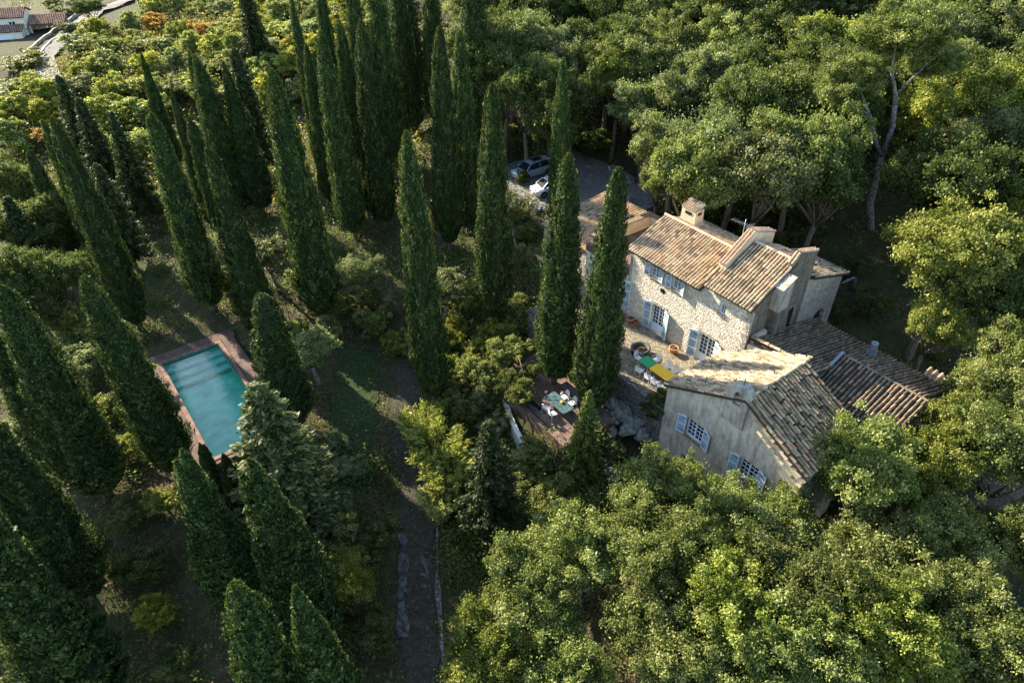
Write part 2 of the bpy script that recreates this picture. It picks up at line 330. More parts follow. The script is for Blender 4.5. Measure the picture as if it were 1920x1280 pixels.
def cyp_mesh(seed, H=17.0, R_=1.35, nl=34000, cone=False):
    rs = np.random.RandomState(seed); z0 = .9
    ph = rs.uniform(0, 6.28, 8); lean = rs.uniform(-.16, .16, 2)
    def rad(u, th):
        base = np.clip((u+.015)/.16, 0, 1)**.5*np.clip(1-u, 0, 1)**.44*1.12
        if cone: base = np.clip((u+.02)/.2, 0, 1)**.5*np.clip(1-u, 0, 1)**.74*1.2
        lob = 1+.10*np.sin(5*th+ph[0]+u*7)+.07*np.sin(9*th+ph[1]-u*13)+.06*np.sin(2*th+ph[2]+u*19)+.05*np.sin(u*60+3*th+ph[3])
        return R_*np.maximum(base, .03)*lob
    nt_ = 1500 if cone else 1900; u = rs.uniform(0, 1, nt_*3); u = u[rs.uniform(0, 1, nt_*3) < (.3+.7*(1-u))][:nt_]; tt = rs.uniform(0, 6.283, len(u))
    tr_ = rs.uniform(.82, 1.08, len(u)); tc = rs.uniform(0, 1, len(u)); k_ = rs.randint(0, len(u), nl); n = nl
    q = rs.uniform(0, 1, n); uu_ = np.clip(u[k_]+(q-.4)*(.50 if cone else .6)/H, 0, .999); wd_ = (.17 if cone else .11)*(1-q)**.6+.02
    th = tt[k_]+rs.normal(size=n)*wd_/np.maximum(rad(u[k_], tt[k_]), .12); u = uu_
    r = rad(u, th)*tr_[k_]*(1.0+.12*q)+rs.normal(size=n)*.02
    # tufts: clump positions snap towards vertical ridges
    P = np.stack([r*np.cos(th), r*np.sin(th), z0+u*(H-z0)], 1); out = np.stack([np.cos(th), np.sin(th), np.zeros(n)], 1)
    P[:, 0] += lean[0]*u*3; P[:, 1] += lean[1]*u*3
    if seed % 3 != 2:       # a second leader beside the tip
        sp = (u > .70) & ((k_ % 5) < 2); w_ = np.clip((u-.70)/.3, 0, 1)*sp; P[:, 0] += math.cos(ph[4])*.42*w_; P[:, 1] += math.sin(ph[4])*.42*w_; P[:, 2] -= w_*.9
    N = out*.9+rs.normal(size=(n, 3))*.5; up = out*.35+np.array([0, 0, 1.0])
    L = rs.uniform(.055, .13, n); me = leaf_mesh('crown', P, N, L, L*.42, M['cyp'], (.55*tc[k_]+.45*rs.uniform(0, 1, n))**1.2, up, rs)
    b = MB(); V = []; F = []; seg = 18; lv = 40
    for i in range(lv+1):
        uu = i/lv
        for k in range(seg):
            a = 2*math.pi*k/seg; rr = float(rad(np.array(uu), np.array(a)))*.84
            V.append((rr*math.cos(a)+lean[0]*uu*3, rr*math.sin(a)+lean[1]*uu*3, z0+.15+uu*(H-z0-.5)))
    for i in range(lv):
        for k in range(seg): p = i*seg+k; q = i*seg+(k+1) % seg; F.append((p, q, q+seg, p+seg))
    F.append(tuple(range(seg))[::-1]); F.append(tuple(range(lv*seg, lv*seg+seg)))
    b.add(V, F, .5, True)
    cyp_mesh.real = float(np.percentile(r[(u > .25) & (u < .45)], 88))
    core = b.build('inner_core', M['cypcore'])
    t = MB(); t.tube([(0, 0, -.8), (0, 0, 1.2), (0.02, .02, 2.6)], [.26, .2, .14], 8); t.tube([(.16, -.1, -.6), (.2, -.15, 1.0), (.1, -.05, 2)], [.12, .1, .06], 6)
    tr = t.build('trunk', M['bark'])
    return me, core, tr
def con_mesh(seed, H=9.0, R_=2.0, nl=20000):
    rs = np.random.RandomState(seed); cl = []
    nb = 120
    for i in range(nb):
        u = (i+.5)/nb; z = H*(.10+.88*u); L = R_*(1-u)**.8*rs.uniform(.75, 1.1)+.12; a = i*2.4+rs.uniform(-.3, .3)
        for k in range(5):
            q = (k+1)/5; cl.append((math.cos(a)*L*q, math.sin(a)*L*q, z+L*.30*q-.25*q*q*L, .16+.26*(1-u)*(1-.4*q), a))
    cl = np.array(cl); w = cl[:, 3]**1.6; idx = rs.choice(len(cl), nl, p=w/w.sum())
    d = sphere_dirs(rs, nl); P = cl[idx, :3]+d*cl[idx, 3:4]*rs.uniform(.4, 1.1, nl)[:, None]
    out = np.stack([np.cos(cl[idx, 4]), np.sin(cl[idx, 4]), np.full(nl, .45)], 1)
    N = d*.5+np.array([0, 0, .6])+rs.normal(size=(nl, 3))*.5; L = rs.uniform(.07, .17, nl)
    me = leaf_mesh('crown', P, N, L, L*.42, M['con'], rs.uniform(0, 1, nl), out, rs)
    t = MB(); t.tube([(0, 0, -.8), (0, 0, H*.5), (0, 0, H*.95)], [.22, .13, .02], 7)
    for i in range(0, nb, 2):
        c = cl[i*5+3]; t.tube([(0, 0, c[2]-.25), tuple(c[:3])], [.04, .012], 4)
    return me, t.build('trunk', M['bark'])
def adopt(me, name='crown'):
    o = bpy.data.objects.new(name, me); C.link(o); return o
# prototypes: each kind keeps a list of (nominal height, nominal radius, [mesh objects])
PROTO = {'oak': [], 'shrub': [], 'olive': [], 'bamboo': [], 'conifer': [], 'cypress': []}
for k in range(5):
    me, cl = oak_crown(20+k, 4.0, 9.0, 340, 56000, .084, None, (.34, .16)[k % 2], 'crown', ((.6, .8), (.42, .8))[k % 2]); PROTO['oak'].append((9.0, 4.0, [me, trunk_mesh(cl, 4, 9, k, M['bark']).data]))
for k in range(4):
    me, cl = oak_crown(60+k, 2.0, 3.6, 170, 22000, .07, M['shrub'], .02, 'foliage', (.22, .62)); PROTO['shrub'].append((3.6, 2.0, [me, trunk_mesh(cl, 2, 3.6, k, M['bark'], .09, 7, 'stem').data]))
for k in range(2):
    me, cl = oak_crown(80+k, 2.0, 5.5, 110, 16000, .07, M['shrub'], .22); PROTO['olive'].append((5.5, 2.0, [me, trunk_mesh(cl, 2, 5.5, k, M['palebark'], .14, 10).data]))
def bamboo(seed):
    rs = np.random.RandomState(seed); n = 9000; t = rs.randint(0, 60, n); a0 = rs.uniform(0, 6.28, 60); r0 = rs.uniform(0, .8, 60); ln = rs.uniform(.3, 1.2, 60)
    k = rs.uniform(.15, 1, n); r = r0[t]+ln[t]*k**2; P = np.stack([np.cos(a0[t])*r, np.sin(a0[t])*r, 3.3*k*(1-.12*ln[t]*k)], 1)+rs.normal(size=(n, 3))*.09
    N = rs.normal(size=(n, 3))+np.array([0, 0, .4]); L = rs.uniform(.08, .17, n)
    me = leaf_mesh('foliage', P, N, L, L*.24, M['shrub'], rs.uniform(.2, 1, n), np.stack([np.cos(a0[t]), np.sin(a0[t]), np.full(n, .6)], 1), rs)
    b = MB()
    for i in range(40):
        ca, sa = math.cos(a0[i]), math.sin(a0[i]); b.tube([(ca*r0[i]*.6, sa*r0[i]*.6, -.2), (ca*(r0[i]+ln[i]*.25), sa*(r0[i]+ln[i]*.25), 1.65), (ca*(r0[i]+ln[i]), sa*(r0[i]+ln[i]), 3)], [.018, .014, .006], 4)
    return me, b.build('stem', M['bark']).data
me, st = bamboo(5); PROTO['bamboo'].append((3.3, 1.6, [me, st]))
for k in range(2):
    me, st = con_mesh(90+k); PROTO['conifer'].append((9.0, 2.0, [me, st.data]))
for k in range(8):
    me, co, tr = cyp_mesh(40+k, nl=34000 if k < 5 else 44000, cone=k > 4); PROTO['cypress'].append((17.0, cyp_mesh.real, [me, co.data, tr.data]))
for o in list(bpy.data.objects):        # drop the builders' loose objects, keep their meshes
    if o.type == 'MESH': bpy.data.objects.remove(o)
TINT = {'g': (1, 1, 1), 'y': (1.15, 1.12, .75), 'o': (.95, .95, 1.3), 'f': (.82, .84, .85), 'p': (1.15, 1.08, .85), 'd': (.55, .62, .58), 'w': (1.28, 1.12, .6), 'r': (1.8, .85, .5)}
KN = {'oak': ('oak_tree', 'tree', ('crown', 'trunk')), 'shrub': ('shrub', 'shrub', ('foliage', 'stem')), 'olive': ('olive_tree', 'tree', ('crown', 'trunk')),
      'bamboo': ('bamboo', 'plant', ('foliage', 'stem')), 'conifer': ('conifer_tree', 'tree', ('crown', 'trunk')),
      'cypress': ('cypress_tree', 'tree', ('crown', 'inner_core', 'trunk'))}
SKIP = set()
def plant(kind, x, y, h, r, col, label, grp, variant=None, z=None, swap=None):
    var = PROTO[kind]; H, R_, ms = var[random.randrange(len(var)) if variant is None else variant]
    nm, cat, parts = KN[kind]
    if kind == 'cypress': variant = random.randrange(5, 8) if y < 36 else random.randrange(5)
    t = thing(nm, label, cat, (x, y, (hz(x, y) if z is None else z)), random.uniform(0, 6.28), grp)
    t.scale = (r/R_, r/R_, h/H)
    base = TINT[col]; j = random.uniform(.9, 1.12)*(1.3 if 'hillside' in grp else 1)  # hillside tints raised: brighter light put into the leaf colour
    for p, me in zip(parts, ms):
        o = bpy.data.objects.new(p, me); C.link(o); o.parent = t
        o.color = (base[0]*j, base[1]*j*random.uniform(.96, 1.04), base[2]*j, 1)
        if swap and p == 'trunk': o.material_slots[0].link = 'OBJECT'; o.material_slots[0].material = swap
    return t
# ---------------------------------------------------------------- ground and surfaces
def axis(lo, hi, step, far, g=1.12):
    core = list(np.arange(lo, hi+.01, step)); a = [lo]; s = step
    while a[-1] > -far: s *= g; a.append(a[-1]-s)
    b = [hi]; s = step
    while b[-1] < far: s *= g; b.append(b[-1]+s)
    return np.array(a[:0:-1]+core+b[1:])
def make_ground():
    xs = axis(-52, 46, .7, 2500); ys = axis(8, 100, .7, 2500)
    X, Y = np.meshgrid(xs, ys); Z = np.zeros(X.shape)
    for i in range(X.shape[0]): Z[i] = height(X[i], Y[i])
    nx, ny = len(xs), len(ys); V = np.stack([X, Y, Z], 2).reshape(-1, 3)
    i = (np.arange(ny-1)[:, None]*nx+np.arange(nx-1)[None, :]).ravel()
    F = np.stack([i, i+1, i+nx+1, i+nx], 1)
    me = bpy.data.meshes.new('ground'); me.vertices.add(len(V)); me.vertices.foreach_set('co', V.ravel().astype(np.float32))
    me.loops.add(F.size); me.loops.foreach_set('vertex_index', F.ravel().astype(np.int32))
    me.polygons.add(len(F)); me.polygons.foreach_set('loop_start', np.arange(0, F.size, 4, dtype=np.int32)); me.polygons.foreach_set('loop_total', np.full(len(F), 4, dtype=np.int32))
    me.polygons.foreach_set('use_smooth', [True]*len(F)); me.materials.append(M['ground']); me.update(calc_edges=True)
    o = bpy.data.objects.new('ground', me); C.link(o); tag(o, kind='structure')
make_ground()
def ribbon(name, pts, w, m, dz=.06, kind='structure', wj=0, seed=0, step=.8):
    """a strip lying on the ground along world points"""
    rs = random.Random(seed); P = []
    for a, b in zip(pts[:-1], pts[1:]):
        n = max(1, int(math.dist(a, b)/step))
        P += [(a[0]+(b[0]-a[0])*i/n, a[1]+(b[1]-a[1])*i/n) for i in range(n)]
    P.append(pts[-1]); V = []; F = []; K = 5
    for i, p in enumerate(P):
        q = P[min(i+1, len(P)-1)]; r = P[max(i-1, 0)]; d = Vector((q[0]-r[0], q[1]-r[1])).normalized(); n = Vector((-d.y, d.x))
        ww = w+rs.uniform(-wj, wj)
        for k in range(K):
            f = (k/(K-1)-.5)*ww; x, y = p[0]+n.x*f, p[1]+n.y*f; V.append((x, y, hz(x, y)+dz))
    for i in range(len(P)-1):
        for k in range(K-1): a = i*K+k; F.append((a, a+1, a+K+1, a+K))
    b = MB(); b.add(V, F, .5, True); o = b.build(name, m); 
    if kind: o['kind'] = kind
    return o
drive_pts = [(-7.5, 52), (-8.4, 44), (-8.2, 41), (-7.4, 33.5), (-6.1, 28.5), (-5.7, 23.7), (-4.9, 18.4), (-4.2, 12), (-3.5, 4)]
ribbon('drive', drive_pts, 1.95, M['drive'], .09, wj=.5)
ribbon('lawn', [(-12.4, 43.5), (-11.9, 38), (-11.4, 33.8), (-11.2, 29.5)], 3.4, M['lawn'], .07, wj=.4, seed=9)
off = lambda d: [(x+d, y) for x, y in drive_pts]
ribbon('drive_track', [(-6.9, 27.0), (-6.7, 25), (-6.55, 22.5), (-6.2, 20.6)], .5, M['concrete'], .115, wj=.28, seed=2, step=.35)
ribbon('drive_track', [(-5.4, 25.6), (-5.3, 23.6)], .5, M['concrete'], .115, wj=.2, seed=3, step=.3)
ribbon('drive_edge_stones', off(1.2)[4:8], .22, M['rock'], .13, wj=.15, seed=4)
ribbon('lane', [(-60, 92), (-68, 103), (-74.3, 113), (-77.5, 127), (-81, 144.3), (-79.5, 156), (-74, 175), (-60, 210)], 3.2, M['lane'], .35, step=1.5)
ribbon('lane_verge', [(-77, 114), (-80.5, 128), (-84, 144), (-83, 154)], 2.2, M['ground'], .30, step=1.5)
AR = A                                   # site frame: local x = s, local y = t
def site(o): o.rotation_euler = (0, 0, AR); return o
def w(s, t): return (s*CA-t*SA, s*SA+t*CA)
def slab(name, s0, s1, t0, t1, z0, z1, m, kind='structure'):
    b = MB(); b.box((s0, t0, z0), (s1, t1, z1)); o = site(b.build(name, m)); o['kind'] = kind; return o
slab('terrace', -34.2, -20.05, 27.6, 32.85, -.3, 0, M['flag'])
slab('brick_terrace', -32.0, -23.2, 21.95, 26.2, -2.7, -2.5, M['brick'])
slab('parking_gravel', -58, -40.5, 38.6, 51, -.1, .24, M['gravel'])
slab('wing_courtyard', -8.9, -3, 36, 44, -.6, -.4, M['brick'])
slab('pool_deck', -51.5, -50.45, 1.5, 8.8, -5.6, -3.95, M['deck'])
slab('pool_deck', -50.45, -36.9, 7.6, 8.6, -5.6, -3.95, M['deck'])
slab('pool_deck', -50.45, -36.9, 1.8, 2.5, -5.6, -3.95, M['deck'])
slab('pool_deck', -37.25, -36.9, 2.5, 7.6, -5.6, -3.95, M['deck'])
# undergrowth: dry leaves, low plants and grass too many to count
def cover(name, n, fn, size, m, tint, flat=.5, seed=3, bunch=14, spread=.5, hgt=.25, asp=.5):
    rs = np.random.RandomState(seed); c = []
    while len(c) < n//bunch:
        x, y = fn(rs)
        s, t = x*CA+y*SA, -x*SA+y*CA
        if any(s0-.1 < s < s1+.1 and t0-.1 < t < t1+.1 for s0, s1, t0, t1, *_ in PADS): continue
        dx = min(math.hypot(x-px, y-py) for px, py in DR)
        if dx < .8 and rs.rand() < .9: continue
        c.append((x, y))
    c = np.array(c); z = np.concatenate([height(c[i:i+4000, 0], c[i:i+4000, 1]) for i in range(0, len(c), 4000)])
    idx = np.repeat(np.arange(len(c)), bunch); k = len(idx); dxy = rs.normal(size=(k, 2))*spread
    P = np.concatenate([c[idx]+dxy, (z[idx]+.05+np.abs(rs.normal(size=k))*hgt*np.exp(-(dxy**2).sum(1)*1.5/spread**2*.5))[:, None]], 1)
    N = rs.normal(size=(k, 3))*flat+np.array([0, 0, 1.0]); L = size*rs.uniform(.5, 1.3, k)
    tr = np.clip(rs.uniform(0, 1, len(c))[idx]*.6+rs.uniform(0, 1, k)*.4, 0, 1)
    o = adopt(leaf_mesh(name, P, N, L, L*asp, m, tr, rs=rs), name); o.color = (*tint, 1); o['kind'] = 'stuff'; return o
DR = []
for a_, b_ in zip(drive_pts[:-1], drive_pts[1:]):
    for i_ in range(6): DR.append((a_[0]+(b_[0]-a_[0])*i_/6, a_[1]+(b_[1]-a_[1])*i_/6))
def near(rs):
    y = rs.uniform(10, 75); x = rs.uniform(-.62, .62)*(y+16); return x, y
def farr(rs):
    y = 60+110*rs.rand()**.8; x = rs.uniform(-.85, .75)*y
    return (x, y) if not (-96 < x < -72 and 100 < y < 160) else farr(rs)
def hillr(rs): return rs.uniform(-70, -10), rs.uniform(65, 150)
M['litter'] = leafmat('fallen leaves', (.06, .035, .018), (.14, .085, .045), (.24, .16, .08), .1, .8)
cover('grass', 90000, near, .085, M['shrub'], (.6, .72, .6), 1.0, 3, 16, .38, .10, .35)
cover('fallen_leaves', 70000, near, .085, M['litter'], (.8, .8, .8), .4, 4, 20, .7, .02, .6)
cover('leaf_litter', 50000, farr, .16, M['litter'], (.85, .85, .85), .5, 5, 20, 1.0, .05, .6)
cover('ground_cover', 60000, farr, .18, M['shrub'], (.9, .85, .9), 1, 6, 24, .8, .7, .5)
cover('hillside_undergrowth', 120000, hillr, .16, M['shrub'], (1.25, 1.05, .85), 1, 7, 130, 1.1, 1.7, .55)
def wood(rs):
    while True:
        x, y = rs.uniform(-46, 6), rs.uniform(12, 84)
        s_, t_ = x*CA+y*SA, -x*SA+y*CA
        if -53.5 < s_ < -34 and -1 < t_ < 17: continue        # pool lawn stays open
        if y < 30 and -30 < x < -12: 
            if rs.rand() < .8: continue
        if x > -8 and y < 46: continue
        return x, y
def garden(rs):
    while True:
        x, y = rs.uniform(-6, 7), rs.uniform(24, 52)
        if x > -6.5+(.12*(46-y)) : return x, y
def right_wood(rs): return rs.uniform(9, 40), rs.uniform(8, 34)
cover('right_undergrowth', 30000, right_wood, .10, M['litter'], (1.1, 1, 1), .6, 12, 60, .8, .2, .55)
def slope_wood(rs):
    x = rs.uniform(-6, 60); return x, rs.uniform(66 if x < 14 else 52, 105)
cover('forest_undergrowth', 60000, slope_wood, .12, M['shrub'], (.6, .68, .62), 1, 11, 120, .7, 1.2, .55)
cover('undergrowth', 90000, wood, .11, M['shrub'], (.62, .70, .66), 1, 9, 130, .62, .95, .55)
cover('garden_undergrowth', 60000, garden, .10, M['shrub'], (.8, .9, .8), 1, 10, 150, .5, 1.0, .55)
cover('low_weeds', 36000, near, .10, M['shrub'], (.8, .85, .8), 1, 8, 40, .42, .38, .5)
# ---------------------------------------------------------------- buildings (local x = s along the site, local y = t)
S0, T0 = 0.0, 0.0
def house(name, label, cat, s, t, z, group=None):
    x, y = w(s, t); return thing(name, label, cat, (x, y, z), AR, group), (s, t, z)
def wall(b, P, d, n, L, z0, z1, holes=(), th=.3):
    """vertical wall face from P=(s,t) along d, outward normal n, with reveals in the holes"""
    xs = sorted({0, L, *[h[0] for h in holes], *[h[1] for h in holes]}); zs = sorted({z0, z1, *[h[2] for h in holes], *[h[3] for h in holes]})
    Q = lambda x, z, k=0: (P[0]+d[0]*x-n[0]*k, P[1]+d[1]*x-n[1]*k, z)
    for i in range(len(xs)-1):
        for j in range(len(zs)-1):
            cx, cz = (xs[i]+xs[i+1])/2, (zs[j]+zs[j+1])/2
            if any(h[0] < cx < h[1] and h[2] < cz < h[3] for h in holes): continue
            b.quad(Q(xs[i], zs[j]), Q(xs[i+1], zs[j]), Q(xs[i+1], zs[j+1]), Q(xs[i], zs[j+1]))
    for x0, x1, a, c in holes:
        b.quad(Q(x0, a), Q(x1, a), Q(x1, a, th), Q(x0, a, th)); b.quad(Q(x0, c), Q(x1, c), Q(x1, c, th), Q(x0, c, th))
        b.quad(Q(x0, a), Q(x0, c), Q(x0, c, th), Q(x0, a, th)); b.quad(Q(x1, a), Q(x1, c), Q(x1, c, th), Q(x1, a, th))
def window(root, off, P, d, n, x0, x1, z0, z1, cols=2, rows=4, name='window', panel=0, leaves=2, depth=.2, arch=False):
    """recessed casement: frame and glazing bars, glass as its own part"""
    D = Vector((d[0], d[1], 0)); Nn = Vector((n[0], n[1], 0)); Z = Vector((0, 0, 1))
    Q = lambda x, z, k: Vector((P[0], P[1], 0))+D*x+Z*z-Nn*k
    b = MB(); f = .055
    def bar(xa, xb, za, zb, k=depth, t=.03): b.obox(Q((xa+xb)/2, (za+zb)/2, k), D*((xb-xa)/2), Z*((zb-za)/2), Nn*t, .5)
    bar(x0, x0+f, z0, z1); bar(x1-f, x1, z0, z1); bar(x0+f, x1-f, z1-f, z1); bar(x0+f, x1-f, z0, z0+f)
    W = (x1-x0-2*f)/leaves
    for l in range(leaves):
        a = x0+f+l*W; c = a+W; g = .045
        bar(a, a+g, z0+f, z1-f, depth, .035); bar(c-g, c, z0+f, z1-f, depth, .035); bar(a+g, c-g, z1-f-g, z1-f, depth, .035); bar(a+g, c-g, z0+f, z0+f+g+panel, depth, .035)
        for i in range(1, cols): x = a+g+(c-a-2*g)*i/cols; bar(x-.014, x+.014, z0+f+g+panel, z1-f-g, depth, .02)
        for j in range(1, rows): z = z0+f+g+panel+(z1-z0-2*f-2*g-panel)*j/rows; bar(a+g, c-g, z-.014, z+.014, depth, .022)
    o = b.build(name, M['frame'], root, off)
    p = MB(); p.obox(Q((x0+x1)/2, (z0+z1)/2, depth+.045), D*((x1-x0)/2), Z*((z1-z0)/2), Nn*.006, .5)
    p.build('pane', M['pane'], o, off); return o
def sill(root, off, P, d, n, x0, x1, z, m):
    b = MB(); D = Vector((d[0], d[1], 0)); Nn = Vector((n[0], n[1], 0))
    b.obox(Vector((P[0], P[1], z))+D*((x0+x1)/2)+Nn*.02, D*((x1-x0)/2+.06), Nn*.07, Vector((0, 0, .035))); return b.build('sill', m, root, off)
def shutter(root, off, P, d, n, x, side, w_, z0, z1, ang=18, rails=2, rust=False):
    """open shutter hinged at x, lying back against the wall at a small angle; side=-1 opens to the left"""
    D = Vector((d[0], d[1], 0)); Nn = Vector((n[0], n[1], 0)); Z = Vector((0, 0, 1)); a = R(ang)
    U = (D*side*math.cos(a)+Nn*math.sin(a)); V = U.cross(Z).normalized()
    O = Vector((P[0], P[1], 0))+D*x+Nn*.03; H = z1-z0; K = 5
    b = MB()
    def pl(u0, u1, a0, a1, t, k=0): b.obox(O+U*((u0+u1)/2)+Z*((a0+a1)/2)+V*k, U*((u1-u0)/2), Z*((a1-a0)/2), V*t, .5)
    g = .07
    pl(0, g, z0, z1-.02, .022); pl(w_-g, w_, z0, z1-.07, .022)
    for i in range(rails+1): z = z0+(H-.09-g)*i/rails; pl(g, w_-g, z, z+g*(1.3 if 0 < i < rails else 1), .022)
    pl(g, w_*.55, z1-.09, z1-.0, .022)
    o = b.build('shutter', M['shutter'], root, off)
    b = MB(); pl(g, w_-g, z0+g, z1-.1, .008); b.build('shutter_panel', M['shutpan'], o, off)
    for f_ in (.16, .84): b = MB(); pl(0, w_*.6, z0+H*f_, z0+H*f_+.03, .03); b.build('hinge', M['iron'], o, off)
    return o
def tiles(b, O, U, D, LU, LD, col=.235, ex=.34, seed=0, jit=.025, stag=0, r=None, lift=.03, skip=None):
    """rows of barrel cover tiles: O corner at the top, U along the eave, D down the slope (unit vectors)"""
    rs = random.Random(seed); O, U, D = Vector(O), Vector(U).normalized(), Vector(D).normalized(); N = U.cross(D)
    if N.z < 0: N = -N
    nc = max(1, int(round(LU/col))); cw = LU/nc; nr = max(1, int(round(LD/ex))); rl = LD/nr; r = r or cw*.315
    for i in range(nc):
        cj = rs.uniform(-jit, jit)*.6
        for j in range(nr):
            if skip and skip((i+.5)*cw, (j+.5)*rl): continue
            st = (rs.uniform(-.5, .5)*stag if stag else 0)+(.5*rl*stag if (stag and i % 2) else 0)
            u = (i+.5)*cw+cj+rs.uniform(-jit, jit)*.35; d0 = max(0, j*rl+st-.06); d1 = min(LD+.05, (j+1)*rl+st+.03)
            if d1-d0 < .08: continue
            hu = rs.uniform(-.008, .012); ra, rb = r*.86, r*rs.uniform(1.02, 1.12); V = []; K = 6; sk = rs.uniform(-jit, jit)*.5
            for q, (dd, rr, up) in enumerate(((d0, ra, lift*.35+hu), (d1, rb, lift+hu+.012))):
                for k in range(K+1):
                    a = math.pi*k/K; V.append(O+U*(u+math.cos(a)*rr+(sk if q else 0))+D*dd+N*(math.sin(a)*rr*1.6+up))
            F = [(k, k+1, K+1+k+1, K+1+k) for k in range(K)]+[tuple(range(K+1, 2*K+2))]
            b.add(V, F, rs.random(), False)
def slope(root, off, O, U, D, LU, LD, m, name='roof', th=.14, under=None, **kw):
    """one roof slope: sloping slab plus its tiles"""
    b = MB(); tiles(b, O, U, D, LU, LD, **kw); o = b.build(name, m, root, off)
    O, U, D = Vector(O), Vector(U).normalized(), Vector(D).normalized(); N = U.cross(D); N = N if N.z > 0 else -N
    u = MB(); u.obox(O+U*LU/2+D*LD/2-N*(th/2-.012), U*LU/2, D*LD/2, N*th/2); u.build('roof_deck', under or M['under'], o, off); return o
def ridge(b, a, c, r=.11, seed=0, ln=.38):
    a, c = Vector(a), Vector(c); d = c-a; L = d.length; d.normalize(); n = int(L/ln)+1; sd = d.cross(Vector((0, 0, 1))).normalized(); rs = random.Random(seed)
    for i in range(n):
        V = []; K = 6
        for dd, rr in ((i*L/n-.03, r), ((i+1)*L/n, r*.85)):
            for k in range(K+1):
                q = math.pi*k/K; V.append(a+d*dd+sd*math.cos(q)*rr+Vector((0, 0, math.sin(q)*rr)))
        b.add(V, [(k, k+1, K+2+k, K+1+k) for k in range(K)]+[tuple(range(K+1, 2*K+2)), tuple(range(K+1))[::-1]], rs.random())
def arch_poly(x0, x1, z0, z1, K=8):
    r = (x1-x0)/2; cx = (x0+x1)/2; zc = z1-r
    return [(x0, z0), (x1, z0)]+[(cx+r*math.cos(math.pi*k/K), zc+r*math.sin(math.pi*k/K)) for k in range(K+1)]
# ---- main farmhouse
H, off = house('stone_farmhouse', 'two storey rubble stone farmhouse with pale tile roof and raised party wall behind the terrace', 'house', -29.45, 32.9, 0)
P = (-29.45, 32.9); d = (1, 0); n = (0, -1); X = lambda s: s+29.45
holes = [(X(-26.85), X(-25.6), 0, 2.35), (X(-22.4), X(-21.0), 0, 2.35), (X(-27.5), X(-26.65), 4.35, 5.35), (X(-25.45), X(-24.6), 4.35, 5.35), (X(-21.35), X(-20.8), 4.55, 5.35)]
b = MB(); wall(b, P, d, n, X(-22.8), -.3, 5.62, [h for h in holes if h[1] < X(-22.8)])
wall(b, (-22.8, 32.9), d, n, 3.95, -.3, 6.15, [(h[0]-X(-22.8), h[1]-X(-22.8), h[2], h[3]) for h in holes if h[0] > X(-22.8)])
# gable ends, back wall and inner block
b.prism([(32.9, -.3), (40.2, -.3), (40.2, 5.6), (36.2, 7.1), (32.9, 5.62)], 'x', -29.449, -29.2)
b.box((-29.2, 39.9, -.3), (-19.1, 40.2, 5.6)); b.box((-29.2, 33.5, -.3), (-19.2, 33.6, 5.5))
b.box((-22.85, 32.902, 5.6), (-22.6, 38.6, 6.1))
b.build('facade', M['rubble'], H, off)
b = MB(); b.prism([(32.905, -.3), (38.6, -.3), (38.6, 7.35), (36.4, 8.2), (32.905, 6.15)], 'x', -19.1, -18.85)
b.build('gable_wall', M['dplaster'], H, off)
for s0, s1, z in ((-26.85, -25.6, 0), (-22.4, -21.0, 0)):
    window(H, off, P, d, n, X(s0), X(s1), .02, 2.33, 2, 5, 'french_door', .55)
for s0, s1, z0, z1, c in ((-27.5, -26.65, 4.35, 5.35, 2), (-25.45, -24.6, 4.35, 5.35, 2)):
    window(H, off, P, d, n, X(s0), X(s1), z0, z1, c, 3); sill(H, off, P, d, n, X(s0), X(s1), z0-.03, M['brick'])
window(H, off, P, d, n, X(-21.35), X(-20.8), 4.55, 5.35, 2, 4, leaves=1); sill(H, off, P, d, n, X(-21.35), X(-20.8), 4.52, M['brick'])
for x, sd, w_, z0, z1, a in ((-26.87, -1, .62, .05, 2.4, 12), (-25.58, 1, .62, .05, 2.4, 22), (-22.42, -1, .68, .05, 2.4, 10), (-20.98, 1, .68, .05, 2.4, 20),
                       (-27.52, -1, .42, 4.35, 5.38, 14), (-26.63, 1, .44, 4.35, 5.38, 12), (-25.47, -1, .44, 4.35, 5.38, 12), (-24.58, 1, .44, 4.35, 5.38, 24), (-29.05, -1, .6, .6, 3.0, 35)):
    shutter(H, off, P, d, n, X(x), sd, w_, z0, z1, a, 3 if z1-z0 > 2 else 2)
# oval window with bars, quoins, lintels
b = MB(); b.add([(-26.1+.26*math.cos(q/8*math.pi), 32.893, 3.75+.19*math.sin(q/8*math.pi)) for q in range(16)], [tuple(range(16))]); o = b.build('oval_window', M['darkin'], H, off)
b = MB(); b.bar((-26.1, 32.87, 3.57), (-26.1, 32.87, 3.93), .025); b.bar((-26.35, 32.87, 3.75), (-25.85, 32.87, 3.75), .025); b.build('window_bar', M['iron'], o, off)
b = MB()
for s0, s1 in ((-26.95, -25.5), (-22.5, -20.9)): l_ = MB(); l_.box((s0, 32.86, 2.36), (s1, 32.95, 2.58)); l_.build('lintel', M['greystone'], H, off)
for k in range(20): b.box((-19.3 if k % 2 else -19.15, 32.875+.002*(k%2), -.1+k*.3), (-18.84, 33.1, .205+k*.3))
b.build('quoins', M['greystone'], H, off)
